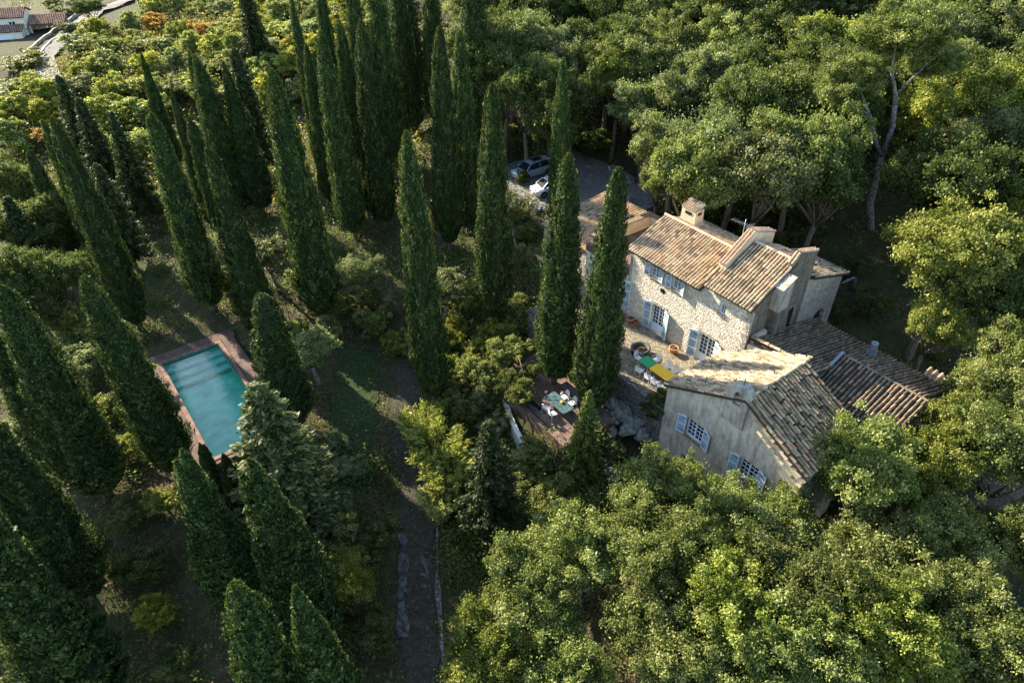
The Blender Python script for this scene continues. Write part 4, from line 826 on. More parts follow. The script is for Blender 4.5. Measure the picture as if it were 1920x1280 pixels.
# ---------------------------------------------------------------- where each plant stands: kind, x, y, height, radius, tint, label, group
VEG=[
('oak', 7.1, 25.2, 7.5, 2.6, 'g', 'round green oak at the foot of the front house, left of its lower window', 'oaks in the foreground right of the drive'),
('oak', 10.3, 25.6, 7.4, 2.3, 'g', 'small green oak covering the lower window of the front house', 'oaks in the foreground right of the drive'),
('oak', 3.8, 22.2, 8.5, 3.1, 'g', 'green oak just right of the drooping conifer, below the hedge', 'oaks in the foreground right of the drive'),
('oak', 0.7, 19.5, 9, 3.1, 'g', 'green oak overhanging the drive, left edge of the foreground oaks', 'oaks in the foreground right of the drive'),
('oak', -1.4, 17.0, 8, 2.7, 'y', 'yellow green oak beside the drive at the bottom edge', 'oaks in the foreground right of the drive'),
('oak', 8.1, 21.4, 8.5, 3.0, 'g', 'green oak between the dark branch gap and the front house', 'oaks in the foreground right of the drive'),
('oak', 6.5, 17.2, 9, 3.0, 'g', 'green oak below the dark gap with bare branches', 'oaks in the foreground right of the drive'),
('oak', 2.3, 16.2, 8.5, 3.0, 'g', 'green oak cut by the bottom edge, right of the yellow green one', 'oaks in the foreground right of the drive'),
('oak', 12.6, 22.5, 8.5, 2.9, 'g', 'green oak standing against the front house wall below its right window', 'oaks in the foreground right of the drive'),
('oak', 14.1, 19.5, 9, 3.2, 'g', 'green oak under the right eave corner of the front house', 'oaks in the foreground right of the drive'),
('oak', 10.6, 18.4, 9, 3.2, 'y', 'bright yellow green oak in the middle of the foreground oaks', 'oaks in the foreground right of the drive'),
('oak', 9.5, 15.3, 8.5, 3.1, 'g', 'green oak at the bottom edge below the bright yellow green one', 'oaks in the foreground right of the drive'),
('oak', 15.2, 23.5, 7.5, 2.1, 'g', 'small green oak against the front house wall under its right roof corner', 'oaks in the foreground right of the drive'),
('oak', 13.3, 15.5, 9, 3.3, 'g', 'broad green oak at the bottom edge, below the front house corner', 'oaks in the foreground right of the drive'),
('oak', 18.8, 25.0, 10.5, 3.3, 'g', 'tall green oak covering the right corner of the front house roof', 'oaks in the foreground right of the drive'),
('oak', 18.3, 20.3, 9, 3.3, 'g', 'green oak right of the dark wall corner of the front house', 'oaks in the foreground right of the drive'),
('oak', 23.7, 27.0, 9.5, 3.1, 'y', 'light green oak over the low end of the wing roof', 'oaks in the foreground right of the drive'),
('oak', 22.7, 21.6, 9, 3.1, 'g', 'green oak in front of the wing, with the dry twig patch beside it', 'oaks in the foreground right of the drive'),
('oak', 16.9, 16.3, 9, 3.2, 'y', 'yellow green oak low in the right foreground', 'oaks in the foreground right of the drive'),
('oak', 20.8, 17.9, 8, 2.6, 'g', 'green oak left of the bare ground gap near the right edge', 'oaks in the foreground right of the drive'),
('oak', 27.1, 25.8, 10, 3.2, 'g', 'green oak at the right edge above the terracotta paving', 'oaks in the foreground right of the drive'),
('oak', 27.0, 22.2, 8, 2.4, 'g', 'green oak cut by the right edge beside the bare ground gap', 'oaks in the foreground right of the drive'),
('oak', 21.8, 15.2, 9, 3.0, 'g', 'green oak in the bottom right corner', 'oaks in the foreground right of the drive'),
('oak', 28.5, 30.4, 10, 3.0, 'g', 'green oak at the right edge right of the garden wall', 'oaks in the foreground right of the drive'),
('oak', 29.1, 39.2, 13, 4.7, 'p', 'big pale yellow green oak behind the wing on the right', 'oaks in the foreground right of the drive'),
('oak', 28.3, 36.6, 8, 2.4, 'p', 'lower yellow green oak in front of the big pale yellow green one', 'oaks in the foreground right of the drive'),
('oak', 32.6, 36.7, 11, 3.4, 'd', 'dark green oak at the right edge beside the big pale yellow green one', 'oaks in the foreground right of the drive'),
('oak', 36.1, 44.3, 11, 3.4, 'y', 'yellow green oak at the right edge above the dark one', 'oaks in the foreground right of the drive'),
('oak', -3.4, 94.3, 13.8, 4.6, 'd', "dark green oak, first from the left in the forest's first row from the top", 'oaks of the forest behind the house'),
('oak', 2.1, 92.0, 12.9, 4.8, 'd', "dark green oak, second from the left in the forest's first row from the top", 'oaks of the forest behind the house'),
('oak', 5.2, 88.5, 12.6, 4.5, 'o', "grey green oak, third from the left in the forest's first row from the top", 'oaks of the forest behind the house'),
('oak', 9.7, 88.0, 11.5, 4.8, 'd', "dark green oak, fourth from the left in the forest's first row from the top", 'oaks of the forest behind the house'),
('oak', 14.7, 85.9, 11.4, 4.5, 'g', "green oak, fifth from the left in the forest's first row from the top", 'oaks of the forest behind the house'),
('oak', 18.9, 87.3, 11.0, 4.7, 'd', "dark green oak, sixth from the left in the forest's first row from the top", 'oaks of the forest behind the house'),
('oak', 23.4, 81.9, 11.9, 4.9, 'f', "mid green oak, seventh from the left in the forest's first row from the top", 'oaks of the forest behind the house'),
('oak', 26.6, 80.0, 11.5, 4.9, 'f', "mid green oak, eighth from the left in the forest's first row from the top", 'oaks of the forest behind the house'),
('oak', 29.8, 78.4, 11.9, 4.3, 'y', "yellow green oak, ninth from the left in the forest's first row from the top", 'oaks of the forest behind the house'),
('oak', 34.2, 79.8, 12.0, 4.7, 'g', "green oak, tenth from the left in the forest's first row from the top", 'oaks of the forest behind the house'),
('oak', 38.7, 78.7, 12.0, 4.2, 'f', "mid green oak, eleventh from the left in the forest's first row from the top", 'oaks of the forest behind the house'),
('oak', 42.8, 78.0, 11.6, 4.4, 'd', "dark green oak, twelfth from the left in the forest's first row from the top", 'oaks of the forest behind the house'),
('oak', 43.9, 74.8, 13.8, 4.3, 'g', "green oak, thirteenth from the left in the forest's first row from the top", 'oaks of the forest behind the house'),
('oak', 47.1, 72.8, 12.1, 4.5, 'y', "yellow green oak, fourteenth from the left in the forest's first row from the top", 'oaks of the forest behind the house'),
('oak', 49.0, 71.3, 12.9, 4.9, 'f', "mid green oak, fifteenth from the left in the forest's first row from the top", 'oaks of the forest behind the house'),
('oak', -4.6, 90.9, 12.0, 4.3, 'o', "grey green oak, first from the left in the forest's second row from the top", 'oaks of the forest behind the house'),
('oak', 1.3, 84.1, 13.2, 4.7, 'd', "dark green oak, second from the left in the forest's second row from the top", 'oaks of the forest behind the house'),
('oak', 6.8, 85.8, 12.0, 4.5, 'd', "dark green oak, third from the left in the forest's second row from the top", 'oaks of the forest behind the house'),
('oak', 11.4, 82.6, 12.6, 4.2, 'f', "mid green oak, fourth from the left in the forest's second row from the top", 'oaks of the forest behind the house'),
('oak', 14.9, 81.8, 12.9, 4.6, 'g', "green oak, fifth from the left in the forest's second row from the top", 'oaks of the forest behind the house'),
('oak', 19.5, 80.8, 11.1, 4.9, 'f', "mid green oak, sixth from the left in the forest's second row from the top", 'oaks of the forest behind the house'),
('oak', 23.3, 77.0, 13.2, 4.2, 'f', "mid green oak, seventh from the left in the forest's second row from the top", 'oaks of the forest behind the house'),
('oak', 27.4, 77.1, 11.2, 4.8, 'f', "mid green oak, eighth from the left in the forest's second row from the top", 'oaks of the forest behind the house'),
('oak', 31.2, 76.6, 11.6, 4.9, 'd', "dark green oak, ninth from the left in the forest's second row from the top", 'oaks of the forest behind the house'),
('oak', 36.2, 76.3, 12.2, 4.1, 'd', "dark green oak, tenth from the left in the forest's second row from the top", 'oaks of the forest behind the house'),
('oak', 39.8, 75.6, 11.9, 4.4, 'y', "yellow green oak, eleventh from the left in the forest's second row from the top", 'oaks of the forest behind the house'),
('oak', 43.1, 71.6, 12.4, 4.4, 'o', "grey green oak, twelfth from the left in the forest's second row from the top", 'oaks of the forest behind the house'),
('oak', 45.8, 70.2, 12.4, 4.8, 'd', "dark green oak, thirteenth from the left in the forest's second row from the top", 'oaks of the forest behind the house'),
('oak', 47.0, 67.1, 13.9, 4.5, 'o', "grey green oak, fourteenth from the left in the forest's second row from the top", 'oaks of the forest behind the house'),
('oak', -3.2, 78.6, 11.8, 4.7, 'o', "grey green oak, first from the left in the forest's third row from the top", 'oaks of the forest behind the house'),
('oak', 2.7, 76.2, 13.1, 4.6, 'o', "grey green oak, second from the left in the forest's third row from the top", 'oaks of the forest behind the house'),
('oak', 8.0, 79.2, 11.8, 4.4, 'd', "dark green oak, third from the left in the forest's third row from the top", 'oaks of the forest behind the house'),
('oak', 12.8, 75.6, 13.9, 4.2, 'd', "dark green oak, fourth from the left in the forest's third row from the top", 'oaks of the forest behind the house'),
('oak', 16.7, 74.4, 13.3, 4.2, 'g', "green oak, fifth from the left in the forest's third row from the top", 'oaks of the forest behind the house'),
('oak', 21.8, 74.4, 13.0, 4.3, 'g', "green oak, sixth from the left in the forest's third row from the top", 'oaks of the forest behind the house'),
('oak', 26.5, 73.5, 12.2, 4.8, 'd', "dark green oak, seventh from the left in the forest's third row from the top", 'oaks of the forest behind the house'),
('oak', 29.6, 68.9, 13.9, 4.9, 'y', "yellow green oak, eighth from the left in the forest's third row from the top", 'oaks of the forest behind the house'),
('oak', 36.2, 71.9, 11.6, 4.3, 'f', "mid green oak, ninth from the left in the forest's third row from the top", 'oaks of the forest behind the house'),
('oak', 39.9, 69.3, 13.2, 4.6, 'g', "green oak, tenth from the left in the forest's third row from the top", 'oaks of the forest behind the house'),
('oak', 42.7, 67.5, 12.5, 4.8, 'o', "grey green oak, eleventh from the left in the forest's third row from the top", 'oaks of the forest behind the house'),
('oak', 45.7, 65.0, 12.9, 4.6, 'd', "dark green oak, twelfth from the left in the forest's third row from the top", 'oaks of the forest behind the house'),
('oak', -2.4, 72.2, 13.0, 4.1, 'd', "dark green oak, first from the left in the forest's fourth row from the top", 'oaks of the forest behind the house'),
('oak', 4.1, 72.2, 13.9, 4.1, 'o', "grey green oak, second from the left in the forest's fourth row from the top", 'oaks of the forest behind the house'),
('oak', 10.1, 73.9, 12.4, 4.4, 'f', "mid green oak, third from the left in the forest's fourth row from the top", 'oaks of the forest behind the house'),
('oak', 14.5, 71.5, 12.8, 4.5, 'f', "mid green oak, fourth from the left in the forest's fourth row from the top", 'oaks of the forest behind the house'),
('oak', 18.7, 67.7, 12.2, 4.2, 'o', "grey green oak, fifth from the left in the forest's fourth row from the top", 'oaks of the forest behind the house'),
('oak', 23.8, 67.5, 12.6, 4.9, 'd', "dark green oak, sixth from the left in the forest's fourth row from the top", 'oaks of the forest behind the house'),
('oak', 27.6, 64.0, 12.6, 4.2, 'd', "dark green oak, seventh from the left in the forest's fourth row from the top", 'oaks of the forest behind the house'),
('oak', 32.8, 63.9, 11.4, 4.3, 'd', "dark green oak, eighth from the left in the forest's fourth row from the top", 'oaks of the forest behind the house'),
('oak', 38.3, 65.4, 11.4, 4.5, 'y', "yellow green oak, ninth from the left in the forest's fourth row from the top", 'oaks of the forest behind the house'),
('oak', 40.0, 60.2, 12.8, 4.3, 'f', "mid green oak, tenth from the left in the forest's fourth row from the top", 'oaks of the forest behind the house'),
('oak', 45.0, 60.9, 12.0, 4.8, 'g', "green oak, eleventh from the left in the forest's fourth row from the top", 'oaks of the forest behind the house'),
('oak', 13.3, 66.6, 12.1, 4.3, 'o', "grey green oak, first from the left in the forest's fifth row from the top", 'oaks of the forest behind the house'),
('oak', 17.7, 63.2, 12.2, 4.8, 'o', "grey green oak, second from the left in the forest's fifth row from the top", 'oaks of the forest behind the house'),
('oak', 20.7, 56.2, 13.9, 4.4, 'f', "mid green oak, third from the left in the forest's fifth row from the top", 'oaks of the forest behind the house'),
('oak', 35.3, 56.2, 11.7, 3.9, 'y', "yellow green oak, fourth from the left in the forest's fifth row from the top", 'oaks of the forest behind the house'),
('oak', 39.0, 54.5, 12.6, 4.2, 'y', "yellow green oak, fifth from the left in the forest's fifth row from the top", 'oaks of the forest behind the house'),
('oak', 13.9, 54.9, 11.8, 4.1, 'o', "grey green oak, first from the left in the forest's sixth row from the top", 'oaks of the forest behind the house'),
('oak', 18.5, 53.2, 12.6, 4.8, 'o', "grey green oak, second from the left in the forest's sixth row from the top", 'oaks of the forest behind the house'),
('oak', 22.5, 50.7, 13.3, 4.2, 'g', "green oak, third from the left in the forest's sixth row from the top", 'oaks of the forest behind the house'),
('oak', 36.6, 50.9, 11.4, 3.9, 'o', "grey green oak, fourth from the left in the forest's sixth row from the top", 'oaks of the forest behind the house'),
('oak', 14.1, 49.6, 12.6, 3.9, 'g', "green oak, first from the left in the forest's seventh row from the top", 'oaks of the forest behind the house'),
('oak', 19.0, 48.8, 13.1, 4.9, 'o', "grey green oak, second from the left in the forest's seventh row from the top", 'oaks of the forest behind the house'),
('oak', 23.8, 48.8, 12.2, 4.3, 'd', "dark green oak, third from the left in the forest's seventh row from the top", 'oaks of the forest behind the house'),
('oak', 32.0, 46.8, 13.5, 4.6, 'd', "dark green oak, fourth from the left in the forest's seventh row from the top", 'oaks of the forest behind the house'),
('oak', 36.5, 47.0, 12.4, 4.2, 'd', "dark green oak, fifth from the left in the forest's seventh row from the top", 'oaks of the forest behind the house'),
('oak', -3.0, 73.3, 13, 4.2, 'd', 'dark oak left of the parking entrance, first of five', 'oaks of the forest behind the house'),
('oak', -0.8, 71.5, 13, 4.2, 'd', 'dark oak left of the parking entrance, second of five', 'oaks of the forest behind the house'),
('oak', 1.6, 68.7, 13, 4.2, 'd', 'dark oak left of the parking entrance, third of five', 'oaks of the forest behind the house'),
('oak', 4.6, 66.3, 13, 4.2, 'd', 'dark oak left of the parking entrance, fourth of five', 'oaks of the forest behind the house'),
('oak', 0.0, 75.1, 13, 4.2, 'd', 'dark oak left of the parking entrance, fifth of five', 'oaks of the forest behind the house'),
('oak', 11.0, 71.9, 12, 3.6, 'y', 'bright yellow green oak at the left edge of the forest above the parked cars', 'oaks of the forest behind the house'),
('oak', 13.6, 58.4, 9, 3.3, 'g', 'green oak overhanging the parking behind the main house chimney', 'oaks of the forest behind the house'),
('oak', 12.9, 56.1, 7, 2.0, 'o', 'small grey green oak between the boulder and the chimney', 'oaks of the forest behind the house'),
('oak', -51.2, 65.6, 9, 3.2, 'd', 'dark oak in the wood at the left edge, first counting down', 'dark oaks at the left edge'),
('oak', -45.9, 56.6, 9, 3.2, 'd', 'dark oak in the wood at the left edge, second counting down', 'dark oaks at the left edge'),
('oak', -44.1, 58.9, 9, 2.8, 'd', 'dark oak in the wood at the left edge, third counting down', 'dark oaks at the left edge'),
('oak', -42.0, 48.3, 9, 3.2, 'd', 'dark oak in the wood at the left edge, fourth counting down', 'dark oaks at the left edge'),
('oak', -39.8, 47.0, 7, 2.6, 'd', 'dark oak in the wood at the left edge, fifth counting down', 'dark oaks at the left edge'),
('oak', -38.2, 48.9, 8, 2.6, 'd', 'dark oak in the wood at the left edge, sixth counting down', 'dark oaks at the left edge'),
('conifer', -43.4, 68.9, 12, 2.2, 'd', 'dark loose conifer among the cypresses left of the drive, first of eight', 'loose conifers among the cypresses'),
('conifer', -49.8, 77.0, 12, 2.2, 'd', 'dark loose conifer among the cypresses left of the drive, second of eight', 'loose conifers among the cypresses'),
('conifer', -38.2, 64.7, 12, 2.1, 'd', 'dark loose conifer among the cypresses left of the drive, third of eight', 'loose conifers among the cypresses'),
('conifer', -36.8, 57.4, 11, 2.1, 'd', 'dark loose conifer among the cypresses left of the drive, fourth of eight', 'loose conifers among the cypresses'),
('conifer', -27.9, 72.1, 14, 2.4, 'd', 'dark loose conifer among the cypresses left of the drive, fifth of eight', 'loose conifers among the cypresses'),
('conifer', -35.0, 98.6, 12, 2.2, 'd', 'dark loose conifer among the cypresses left of the drive, sixth of eight', 'loose conifers among the cypresses'),
('conifer', -12.3, 86.8, 15, 2.6, 'd', 'dark loose conifer among the cypresses left of the drive, seventh of eight', 'loose conifers among the cypresses'),
('conifer', -44.6, 55.4, 10, 2.2, 'd', 'dark loose conifer among the cypresses left of the drive, eighth of eight', 'loose conifers among the cypresses'),
('shrub', -67.8, 149.0, 5.0, 3.7, 'w', "autumn yellow scrub, first from the left in the hillside's first row from the top", 'shrubs on the hillside'),
('shrub', -66.2, 151.0, 5.5, 3.5, 'g', "green scrub, second from the left in the hillside's first row from the top", 'shrubs on the hillside'),
('shrub', -58.6, 143.3, 6.0, 3.5, 'g', "green scrub, third from the left in the hillside's first row from the top", 'shrubs on the hillside'),
('shrub', -53.4, 141.3, 5.1, 3.7, 'y', "yellow green scrub, fourth from the left in the hillside's first row from the top", 'shrubs on the hillside'),
('shrub', -47.8, 138.1, 5.3, 3.2, 'y', "yellow green scrub, fifth from the left in the hillside's first row from the top", 'shrubs on the hillside'),
('shrub', -45.0, 144.4, 3.8, 2.9, 'y', "yellow green scrub, sixth from the left in the hillside's first row from the top", 'shrubs on the hillside'),
('shrub', -36.6, 132.9, 4.3, 3.3, 'g', "green scrub, seventh from the left in the hillside's first row from the top", 'shrubs on the hillside'),
('shrub', -33.3, 132.4, 3.9, 3.2, 'o', "grey green scrub, eighth from the left in the hillside's first row from the top", 'shrubs on the hillside'),
('shrub', -27.8, 128.1, 4.4, 3.5, 'w', "autumn yellow scrub, ninth from the left in the hillside's first row from the top", 'shrubs on the hillside'),
('shrub', -22.2, 126.8, 4.0, 3.4, 'y', "yellow green scrub, tenth from the left in the hillside's first row from the top", 'shrubs on the hillside'),
('shrub', -18.4, 121.5, 4.9, 2.9, 'g', "green scrub, eleventh from the left in the hillside's first row from the top", 'shrubs on the hillside'),
('shrub', -66.2, 137.6, 5.7, 3.2, 'y', "yellow green scrub, first from the left in the hillside's second row from the top", 'shrubs on the hillside'),
('shrub', -62.4, 138.5, 5.2, 2.7, 'g', "green scrub, second from the left in the hillside's second row from the top", 'shrubs on the hillside'),
('shrub', -56.9, 138.0, 4.8, 3.2, 'g', "green scrub, third from the left in the hillside's second row from the top", 'shrubs on the hillside'),
('shrub', -52.2, 135.4, 3.9, 3.3, 'o', "grey green scrub, fourth from the left in the hillside's second row from the top", 'shrubs on the hillside'),
('shrub', -44.6, 127.3, 5.9, 3.2, 'y', "yellow green scrub, fifth from the left in the hillside's second row from the top", 'shrubs on the hillside'),
('shrub', -35.8, 114.1, 5.9, 3.5, 'g', "green scrub, sixth from the left in the hillside's second row from the top", 'shrubs on the hillside'),
('shrub', -34.3, 123.0, 4.5, 3.7, 'o', "grey green scrub, seventh from the left in the hillside's second row from the top", 'shrubs on the hillside'),
('shrub', -29.0, 113.0, 5.5, 3.1, 'o', "grey green scrub, eighth from the left in the hillside's second row from the top", 'shrubs on the hillside'),
('shrub', -25.3, 117.5, 5.5, 3.2, 'y', "yellow green scrub, ninth from the left in the hillside's second row from the top", 'shrubs on the hillside'),
('shrub', -20.7, 114.7, 6.0, 2.9, 'o', "grey green scrub, tenth from the left in the hillside's second row from the top", 'shrubs on the hillside'),
('shrub', -19.2, 121.0, 3.7, 2.9, 'g', "green scrub, eleventh from the left in the hillside's second row from the top", 'shrubs on the hillside'),
('shrub', -69.2, 121.7, 5.2, 3.1, 'w', "autumn yellow scrub, first from the left in the hillside's third row from the top", 'shrubs on the hillside'),
('shrub', -64.9, 123.6, 5.8, 3.0, 'o', "grey green scrub, second from the left in the hillside's third row from the top", 'shrubs on the hillside'),
('shrub', -62.9, 128.5, 4.0, 3.1, 'r', "russet scrub, third from the left in the hillside's third row from the top", 'shrubs on the hillside'),
('shrub', -55.4, 121.0, 4.9, 2.7, 'y', "yellow green scrub, fourth from the left in the hillside's third row from the top", 'shrubs on the hillside'),
('shrub', -50.3, 121.1, 4.2, 3.2, 'r', "russet scrub, fifth from the left in the hillside's third row from the top", 'shrubs on the hillside'),
('shrub', -46.2, 117.0, 4.4, 2.7, 'o', "grey green scrub, sixth from the left in the hillside's third row from the top", 'shrubs on the hillside'),
('shrub', -40.6, 113.4, 3.9, 3.5, 'y', "yellow green scrub, seventh from the left in the hillside's third row from the top", 'shrubs on the hillside'),
('shrub', -34.7, 108.7, 3.7, 3.5, 'y', "yellow green scrub, eighth from the left in the hillside's third row from the top", 'shrubs on the hillside'),
('shrub', -29.7, 106.2, 4.6, 3.9, 'o', "grey green scrub, ninth from the left in the hillside's third row from the top", 'shrubs on the hillside'),
('shrub', -26.8, 108.2, 4.5, 2.7, 'w', "autumn yellow scrub, tenth from the left in the hillside's third row from the top", 'shrubs on the hillside'),
('shrub', -22.1, 109.5, 4.0, 2.9, 'y', "yellow green scrub, eleventh from the left in the hillside's third row from the top", 'shrubs on the hillside'),
('shrub', -20.0, 109.0, 3.6, 2.7, 'y', "yellow green scrub, twelfth from the left in the hillside's third row from the top", 'shrubs on the hillside'),
('shrub', -68.5, 115.7, 3.7, 3.7, 'g', "green scrub, first from the left in the hillside's fourth row from the top", 'shrubs on the hillside'),
('shrub', -62.2, 112.1, 5.3, 2.9, 'g', "green scrub, second from the left in the hillside's fourth row from the top", 'shrubs on the hillside'),
('shrub', -60.6, 117.3, 3.7, 2.9, 'w', "autumn yellow scrub, third from the left in the hillside's fourth row from the top", 'shrubs on the hillside'),
('shrub', -57.1, 115.5, 3.7, 3.7, 'g', "green scrub, fourth from the left in the hillside's fourth row from the top", 'shrubs on the hillside'),
('shrub', -48.8, 108.2, 5.9, 2.9, 'g', "green scrub, fifth from the left in the hillside's fourth row from the top", 'shrubs on the hillside'),
('shrub', -42.9, 104.6, 4.9, 2.7, 'y', "yellow green scrub, sixth from the left in the hillside's fourth row from the top", 'shrubs on the hillside'),
('shrub', -38.7, 102.4, 6.0, 2.8, 'g', "green scrub, seventh from the left in the hillside's fourth row from the top", 'shrubs on the hillside'),
('shrub', -35.3, 101.7, 3.6, 3.3, 'o', "grey green scrub, eighth from the left in the hillside's fourth row from the top", 'shrubs on the hillside'),
('shrub', -30.4, 100.3, 4.9, 2.8, 'w', "autumn yellow scrub, ninth from the left in the hillside's fourth row from the top", 'shrubs on the hillside'),
('shrub', -27.2, 99.0, 5.7, 3.9, 'w', "autumn yellow scrub, tenth from the left in the hillside's fourth row from the top", 'shrubs on the hillside'),
('shrub', -61.6, 101.6, 4.4, 2.8, 'w', "autumn yellow scrub, first from the left in the hillside's fifth row from the top", 'shrubs on the hillside'),
('shrub', -57.7, 102.5, 5.5, 3.9, 'g', "green scrub, second from the left in the hillside's fifth row from the top", 'shrubs on the hillside'),
('shrub', -52.6, 102.7, 5.3, 2.7, 'w', "autumn yellow scrub, third from the left in the hillside's fifth row from the top", 'shrubs on the hillside'),
('shrub', -48.5, 100.9, 5.7, 2.7, 'o', "grey green scrub, fourth from the left in the hillside's fifth row from the top", 'shrubs on the hillside'),
('shrub', -43.5, 101.2, 3.6, 3.0, 'g', "green scrub, fifth from the left in the hillside's fifth row from the top", 'shrubs on the hillside'),
('shrub', -38.1, 98.7, 4.7, 3.7, 'g', "green scrub, sixth from the left in the hillside's fifth row from the top", 'shrubs on the hillside'),
('shrub', -33.9, 96.2, 5.3, 2.9, 'g', "green scrub, seventh from the left in the hillside's fifth row from the top", 'shrubs on the hillside'),
('shrub', -29.8, 96.9, 4.4, 3.0, 'y', "yellow green scrub, eighth from the left in the hillside's fifth row from the top", 'shrubs on the hillside'),
('shrub', -27.0, 96.6, 4.3, 2.7, 'o', "grey green scrub, ninth from the left in the hillside's fifth row from the top", 'shrubs on the hillside'),
('shrub', -69.4, 97.0, 3.9, 3.9, 'g', "green scrub, first from the left in the hillside's sixth row from the top", 'shrubs on the hillside'),
('shrub', -63.3, 94.9, 5.9, 3.4, 'y', "yellow green scrub, second from the left in the hillside's sixth row from the top", 'shrubs on the hillside'),
('shrub', -60.8, 96.2, 4.1, 3.1, 'o', "grey green scrub, third from the left in the hillside's sixth row from the top", 'shrubs on the hillside'),
('shrub', -55.7, 94.7, 5.3, 2.7, 'y', "yellow green scrub, fourth from the left in the hillside's sixth row from the top", 'shrubs on the hillside'),
('shrub', -51.4, 96.4, 4.7, 3.8, 'y', "yellow green scrub, fifth from the left in the hillside's sixth row from the top", 'shrubs on the hillside'),
('shrub', -46.5, 96.4, 4.7, 2.9, 'o', "grey green scrub, sixth from the left in the hillside's sixth row from the top", 'shrubs on the hillside'),
('shrub', -42.0, 95.3, 5.4, 3.8, 'g', "green scrub, seventh from the left in the hillside's sixth row from the top", 'shrubs on the hillside'),
('shrub', -37.6, 94.3, 3.6, 2.8, 'o', "grey green scrub, eighth from the left in the hillside's sixth row from the top", 'shrubs on the hillside'),
('shrub', -31.7, 91.7, 5.9, 2.6, 'y', "yellow green scrub, ninth from the left in the hillside's sixth row from the top", 'shrubs on the hillside'),
('shrub', -28.1, 92.2, 4.5, 2.9, 'o', "grey green scrub, tenth from the left in the hillside's sixth row from the top", 'shrubs on the hillside'),
('shrub', -24.2, 91.8, 4.8, 3.6, 'g', "green scrub, eleventh from the left in the hillside's sixth row from the top", 'shrubs on the hillside'),
('shrub', -66.4, 90.2, 5.6, 3.5, 'y', "yellow green scrub, first from the left in the hillside's seventh row from the top", 'shrubs on the hillside'),
('shrub', -62.0, 91.1, 4.6, 2.8, 'w', "autumn yellow scrub, second from the left in the hillside's seventh row from the top", 'shrubs on the hillside'),
('shrub', -57.3, 90.4, 3.8, 3.1, 'g', "green scrub, third from the left in the hillside's seventh row from the top", 'shrubs on the hillside'),
('shrub', -52.1, 89.6, 5.5, 3.6, 'y', "yellow green scrub, fourth from the left in the hillside's seventh row from the top", 'shrubs on the hillside'),
('shrub', -48.3, 90.0, 5.1, 3.6, 'g', "green scrub, fifth from the left in the hillside's seventh row from the top", 'shrubs on the hillside'),
('shrub', -64.0, 85.2, 5.1, 3.4, 'g', "green scrub, first from the left in the hillside's eighth row from the top", 'shrubs on the hillside'),
('shrub', -58.8, 85.9, 3.7, 3.0, 'r', "russet scrub, second from the left in the hillside's eighth row from the top", 'shrubs on the hillside'),
('shrub', -52.9, 83.2, 4.7, 3.6, 'w', "autumn yellow scrub, third from the left in the hillside's eighth row from the top", 'shrubs on the hillside'),
('shrub', -46.5, 80.8, 5.2, 3.3, 'g', "green scrub, fourth from the left in the hillside's eighth row from the top", 'shrubs on the hillside'),
('shrub', -43.1, 84.7, 3.6, 3.6, 'o', "grey green scrub, fifth from the left in the hillside's eighth row from the top", 'shrubs on the hillside'),
('shrub', -11.4, 45.4, 3, 1.6, 'g', 'green garden shrub in the planting left of the brick terrace, first of sixteen', 'dense planting between drive and brick terrace'),
('shrub', -10.9, 48.2, 3, 1.5, 'o', 'grey green garden shrub in the planting left of the brick terrace, second of sixteen', 'dense planting between drive and brick terrace'),
('shrub', -12.3, 48.5, 2.6, 1.4, 'g', 'green garden shrub in the planting left of the brick terrace, third of sixteen', 'dense planting between drive and brick terrace'),
('shrub', -4.3, 47.4, 3.2, 1.6, 'g', 'green garden shrub in the planting left of the brick terrace, fourth of sixteen', 'dense planting between drive and brick terrace'),
('shrub', -3.0, 42.5, 2.6, 1.5, 'y', 'yellow green garden shrub in the planting left of the brick terrace, fifth of sixteen', 'dense planting between drive and brick terrace'),
('shrub', -5.3, 40.6, 2.6, 1.5, 'y', 'yellow green garden shrub in the planting left of the brick terrace, sixth of sixteen', 'dense planting between drive and brick terrace'),
('shrub', -7.1, 42.1, 2.6, 1.3, 'g', 'green garden shrub in the planting left of the brick terrace, seventh of sixteen', 'dense planting between drive and brick terrace'),
('shrub', -0.4, 43.9, 2.6, 1.4, 'y', 'yellow green garden shrub in the planting left of the brick terrace, eighth of sixteen', 'dense planting between drive and brick terrace'),
('shrub', 0.4, 40.8, 2.4, 1.2, 'g', 'green garden shrub in the planting left of the brick terrace, ninth of sixteen', 'dense planting between drive and brick terrace'),
('shrub', -1.4, 37.8, 2.6, 1.4, 'g', 'green garden shrub in the planting left of the brick terrace, tenth of sixteen', 'dense planting between drive and brick terrace'),
('shrub', -3.1, 36.3, 2.6, 1.5, 'g', 'green garden shrub in the planting left of the brick terrace, eleventh of sixteen', 'dense planting between drive and brick terrace'),
('shrub', -1.1, 35.0, 2.4, 1.4, 'o', 'grey green garden shrub in the planting left of the brick terrace, twelfth of sixteen', 'dense planting between drive and brick terrace'),
('shrub', -4.7, 37.2, 2.4, 1.3, 'g', 'green garden shrub in the planting left of the brick terrace, thirteenth of sixteen', 'dense planting between drive and brick terrace'),
('shrub', -0.2, 37.0, 2.2, 1.1, 'd', 'dark green garden shrub in the planting left of the brick terrace, fourteenth of sixteen', 'dense planting between drive and brick terrace'),
('shrub', 0.6, 35.7, 2.4, 1.2, 'g', 'green garden shrub in the planting left of the brick terrace, fifteenth of sixteen', 'dense planting between drive and brick terrace'),
('shrub', 1.2, 38.4, 2.2, 1.0, 'g', 'green garden shrub in the planting left of the brick terrace, sixteenth of sixteen', 'dense planting between drive and brick terrace'),
('shrub', -18.8, 51.1, 3, 1.8, 'o', 'grey green shrub under the cypresses around the pool, first of twelve', 'shrubs under the cypresses around the pool'),
